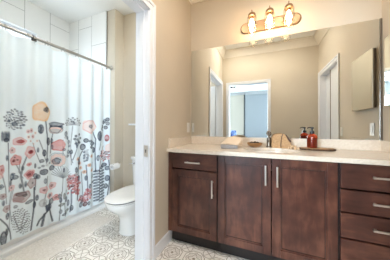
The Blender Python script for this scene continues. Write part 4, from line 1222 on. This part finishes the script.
# ------------------------------------------------------------------ bedroom seen in the mirror
for x0, x1, y0, m, lb in ((-1.62, -.80, -4.36, 'closet_cream', 'cream sliding closet panel, left of the dark gap, in the mirror'), (-.82, .35, -4.396, 'closet_blue', 'pale blue sliding closet panel, right of the dark gap, in the mirror')):
    t = thing('closet_panel', lb, 'closet door', ((x0+x1)/2, y0, 0))
    MB().box(x0, x1, y0, y0+.03, .03, 2.62, .003).build('panel', m, t)
    MB().box(x1-.03 if m == 'closet_cream' else x1-.02, x1+.004, y0-.0002, y0+.034, .03, 2.62, .003).build('edge_strip', 'black' if m == 'closet_cream' else 'trim', t)  # black strip on the cream panel stands for the shadow gap
bd = thing('bed', 'low bed with white bedding in the room behind the doorway', 'bed', (-1.45, -3.1, 0))
MB().box(-2.3, -.72, -3.9, -2.4, .16, .34, .01).build('bed_frame', 'bedwood', bd)
MB().box(-2.28, -.74, -3.88, -2.42, .3405, .66, .06, 4).build('mattress', 'bedding', bd)
for x in (-2.25, -.78):
    for y in (-3.85, -2.46): MB().box(x-.03, x+.03, y-.03, y+.03, .0005, .1595, .004).build('leg', 'bedwood', bd)
cu = MB(); cushion_box(cu, -1.2, -.99, -3.04, -2.94, .661, .97)
tag(cu.build('cushion', 'blue'), 'small blue patterned cushion standing on the bed, in the mirror', 'cushion')
fa = thing('ceiling_fan', 'dark ceiling fan with pale blades in the bedroom, in the mirror', 'ceiling fan', (-.96, -2.0, ZC))
MB().tube([(-.96, -2, ZC-.0005), (-.96, -2, 2.50)], .012, 12).lathe([(.06, 2.7765), (.06, 2.74), (.02, 2.72)], (-.96, -2, 0), 20).build('downrod', 'black', fa)
MB().lathe([(.04, 2.51), (.095, 2.50), (.1, 2.47), (.09, 2.435), (.05, 2.43)], (-.96, -2, 0), 28).build('motor', 'black', fa)
MB().lathe([(.05, 2.4295), (.075, 2.40), (.07, 2.36), (.03, 2.335)], (-.96, -2, 0), 24).build('lamp_globe', 'fan_globe', fa)
for k in range(5):
    a = k*2*PI/5+.06; c, s = math.cos(a), math.sin(a)
    P = [(r, q) for r, q in ((.09, -.03), (.2, -.055), (.6, -.065), (.63, -.03), (.63, .03), (.6, .065), (.2, .055), (.09, .03))]
    MB().prism([(-.96+r*c-q*s, -2+r*s+q*c) for r, q in P], 'z', 2.455, 2.463).build('blade', 'bedding', fa)
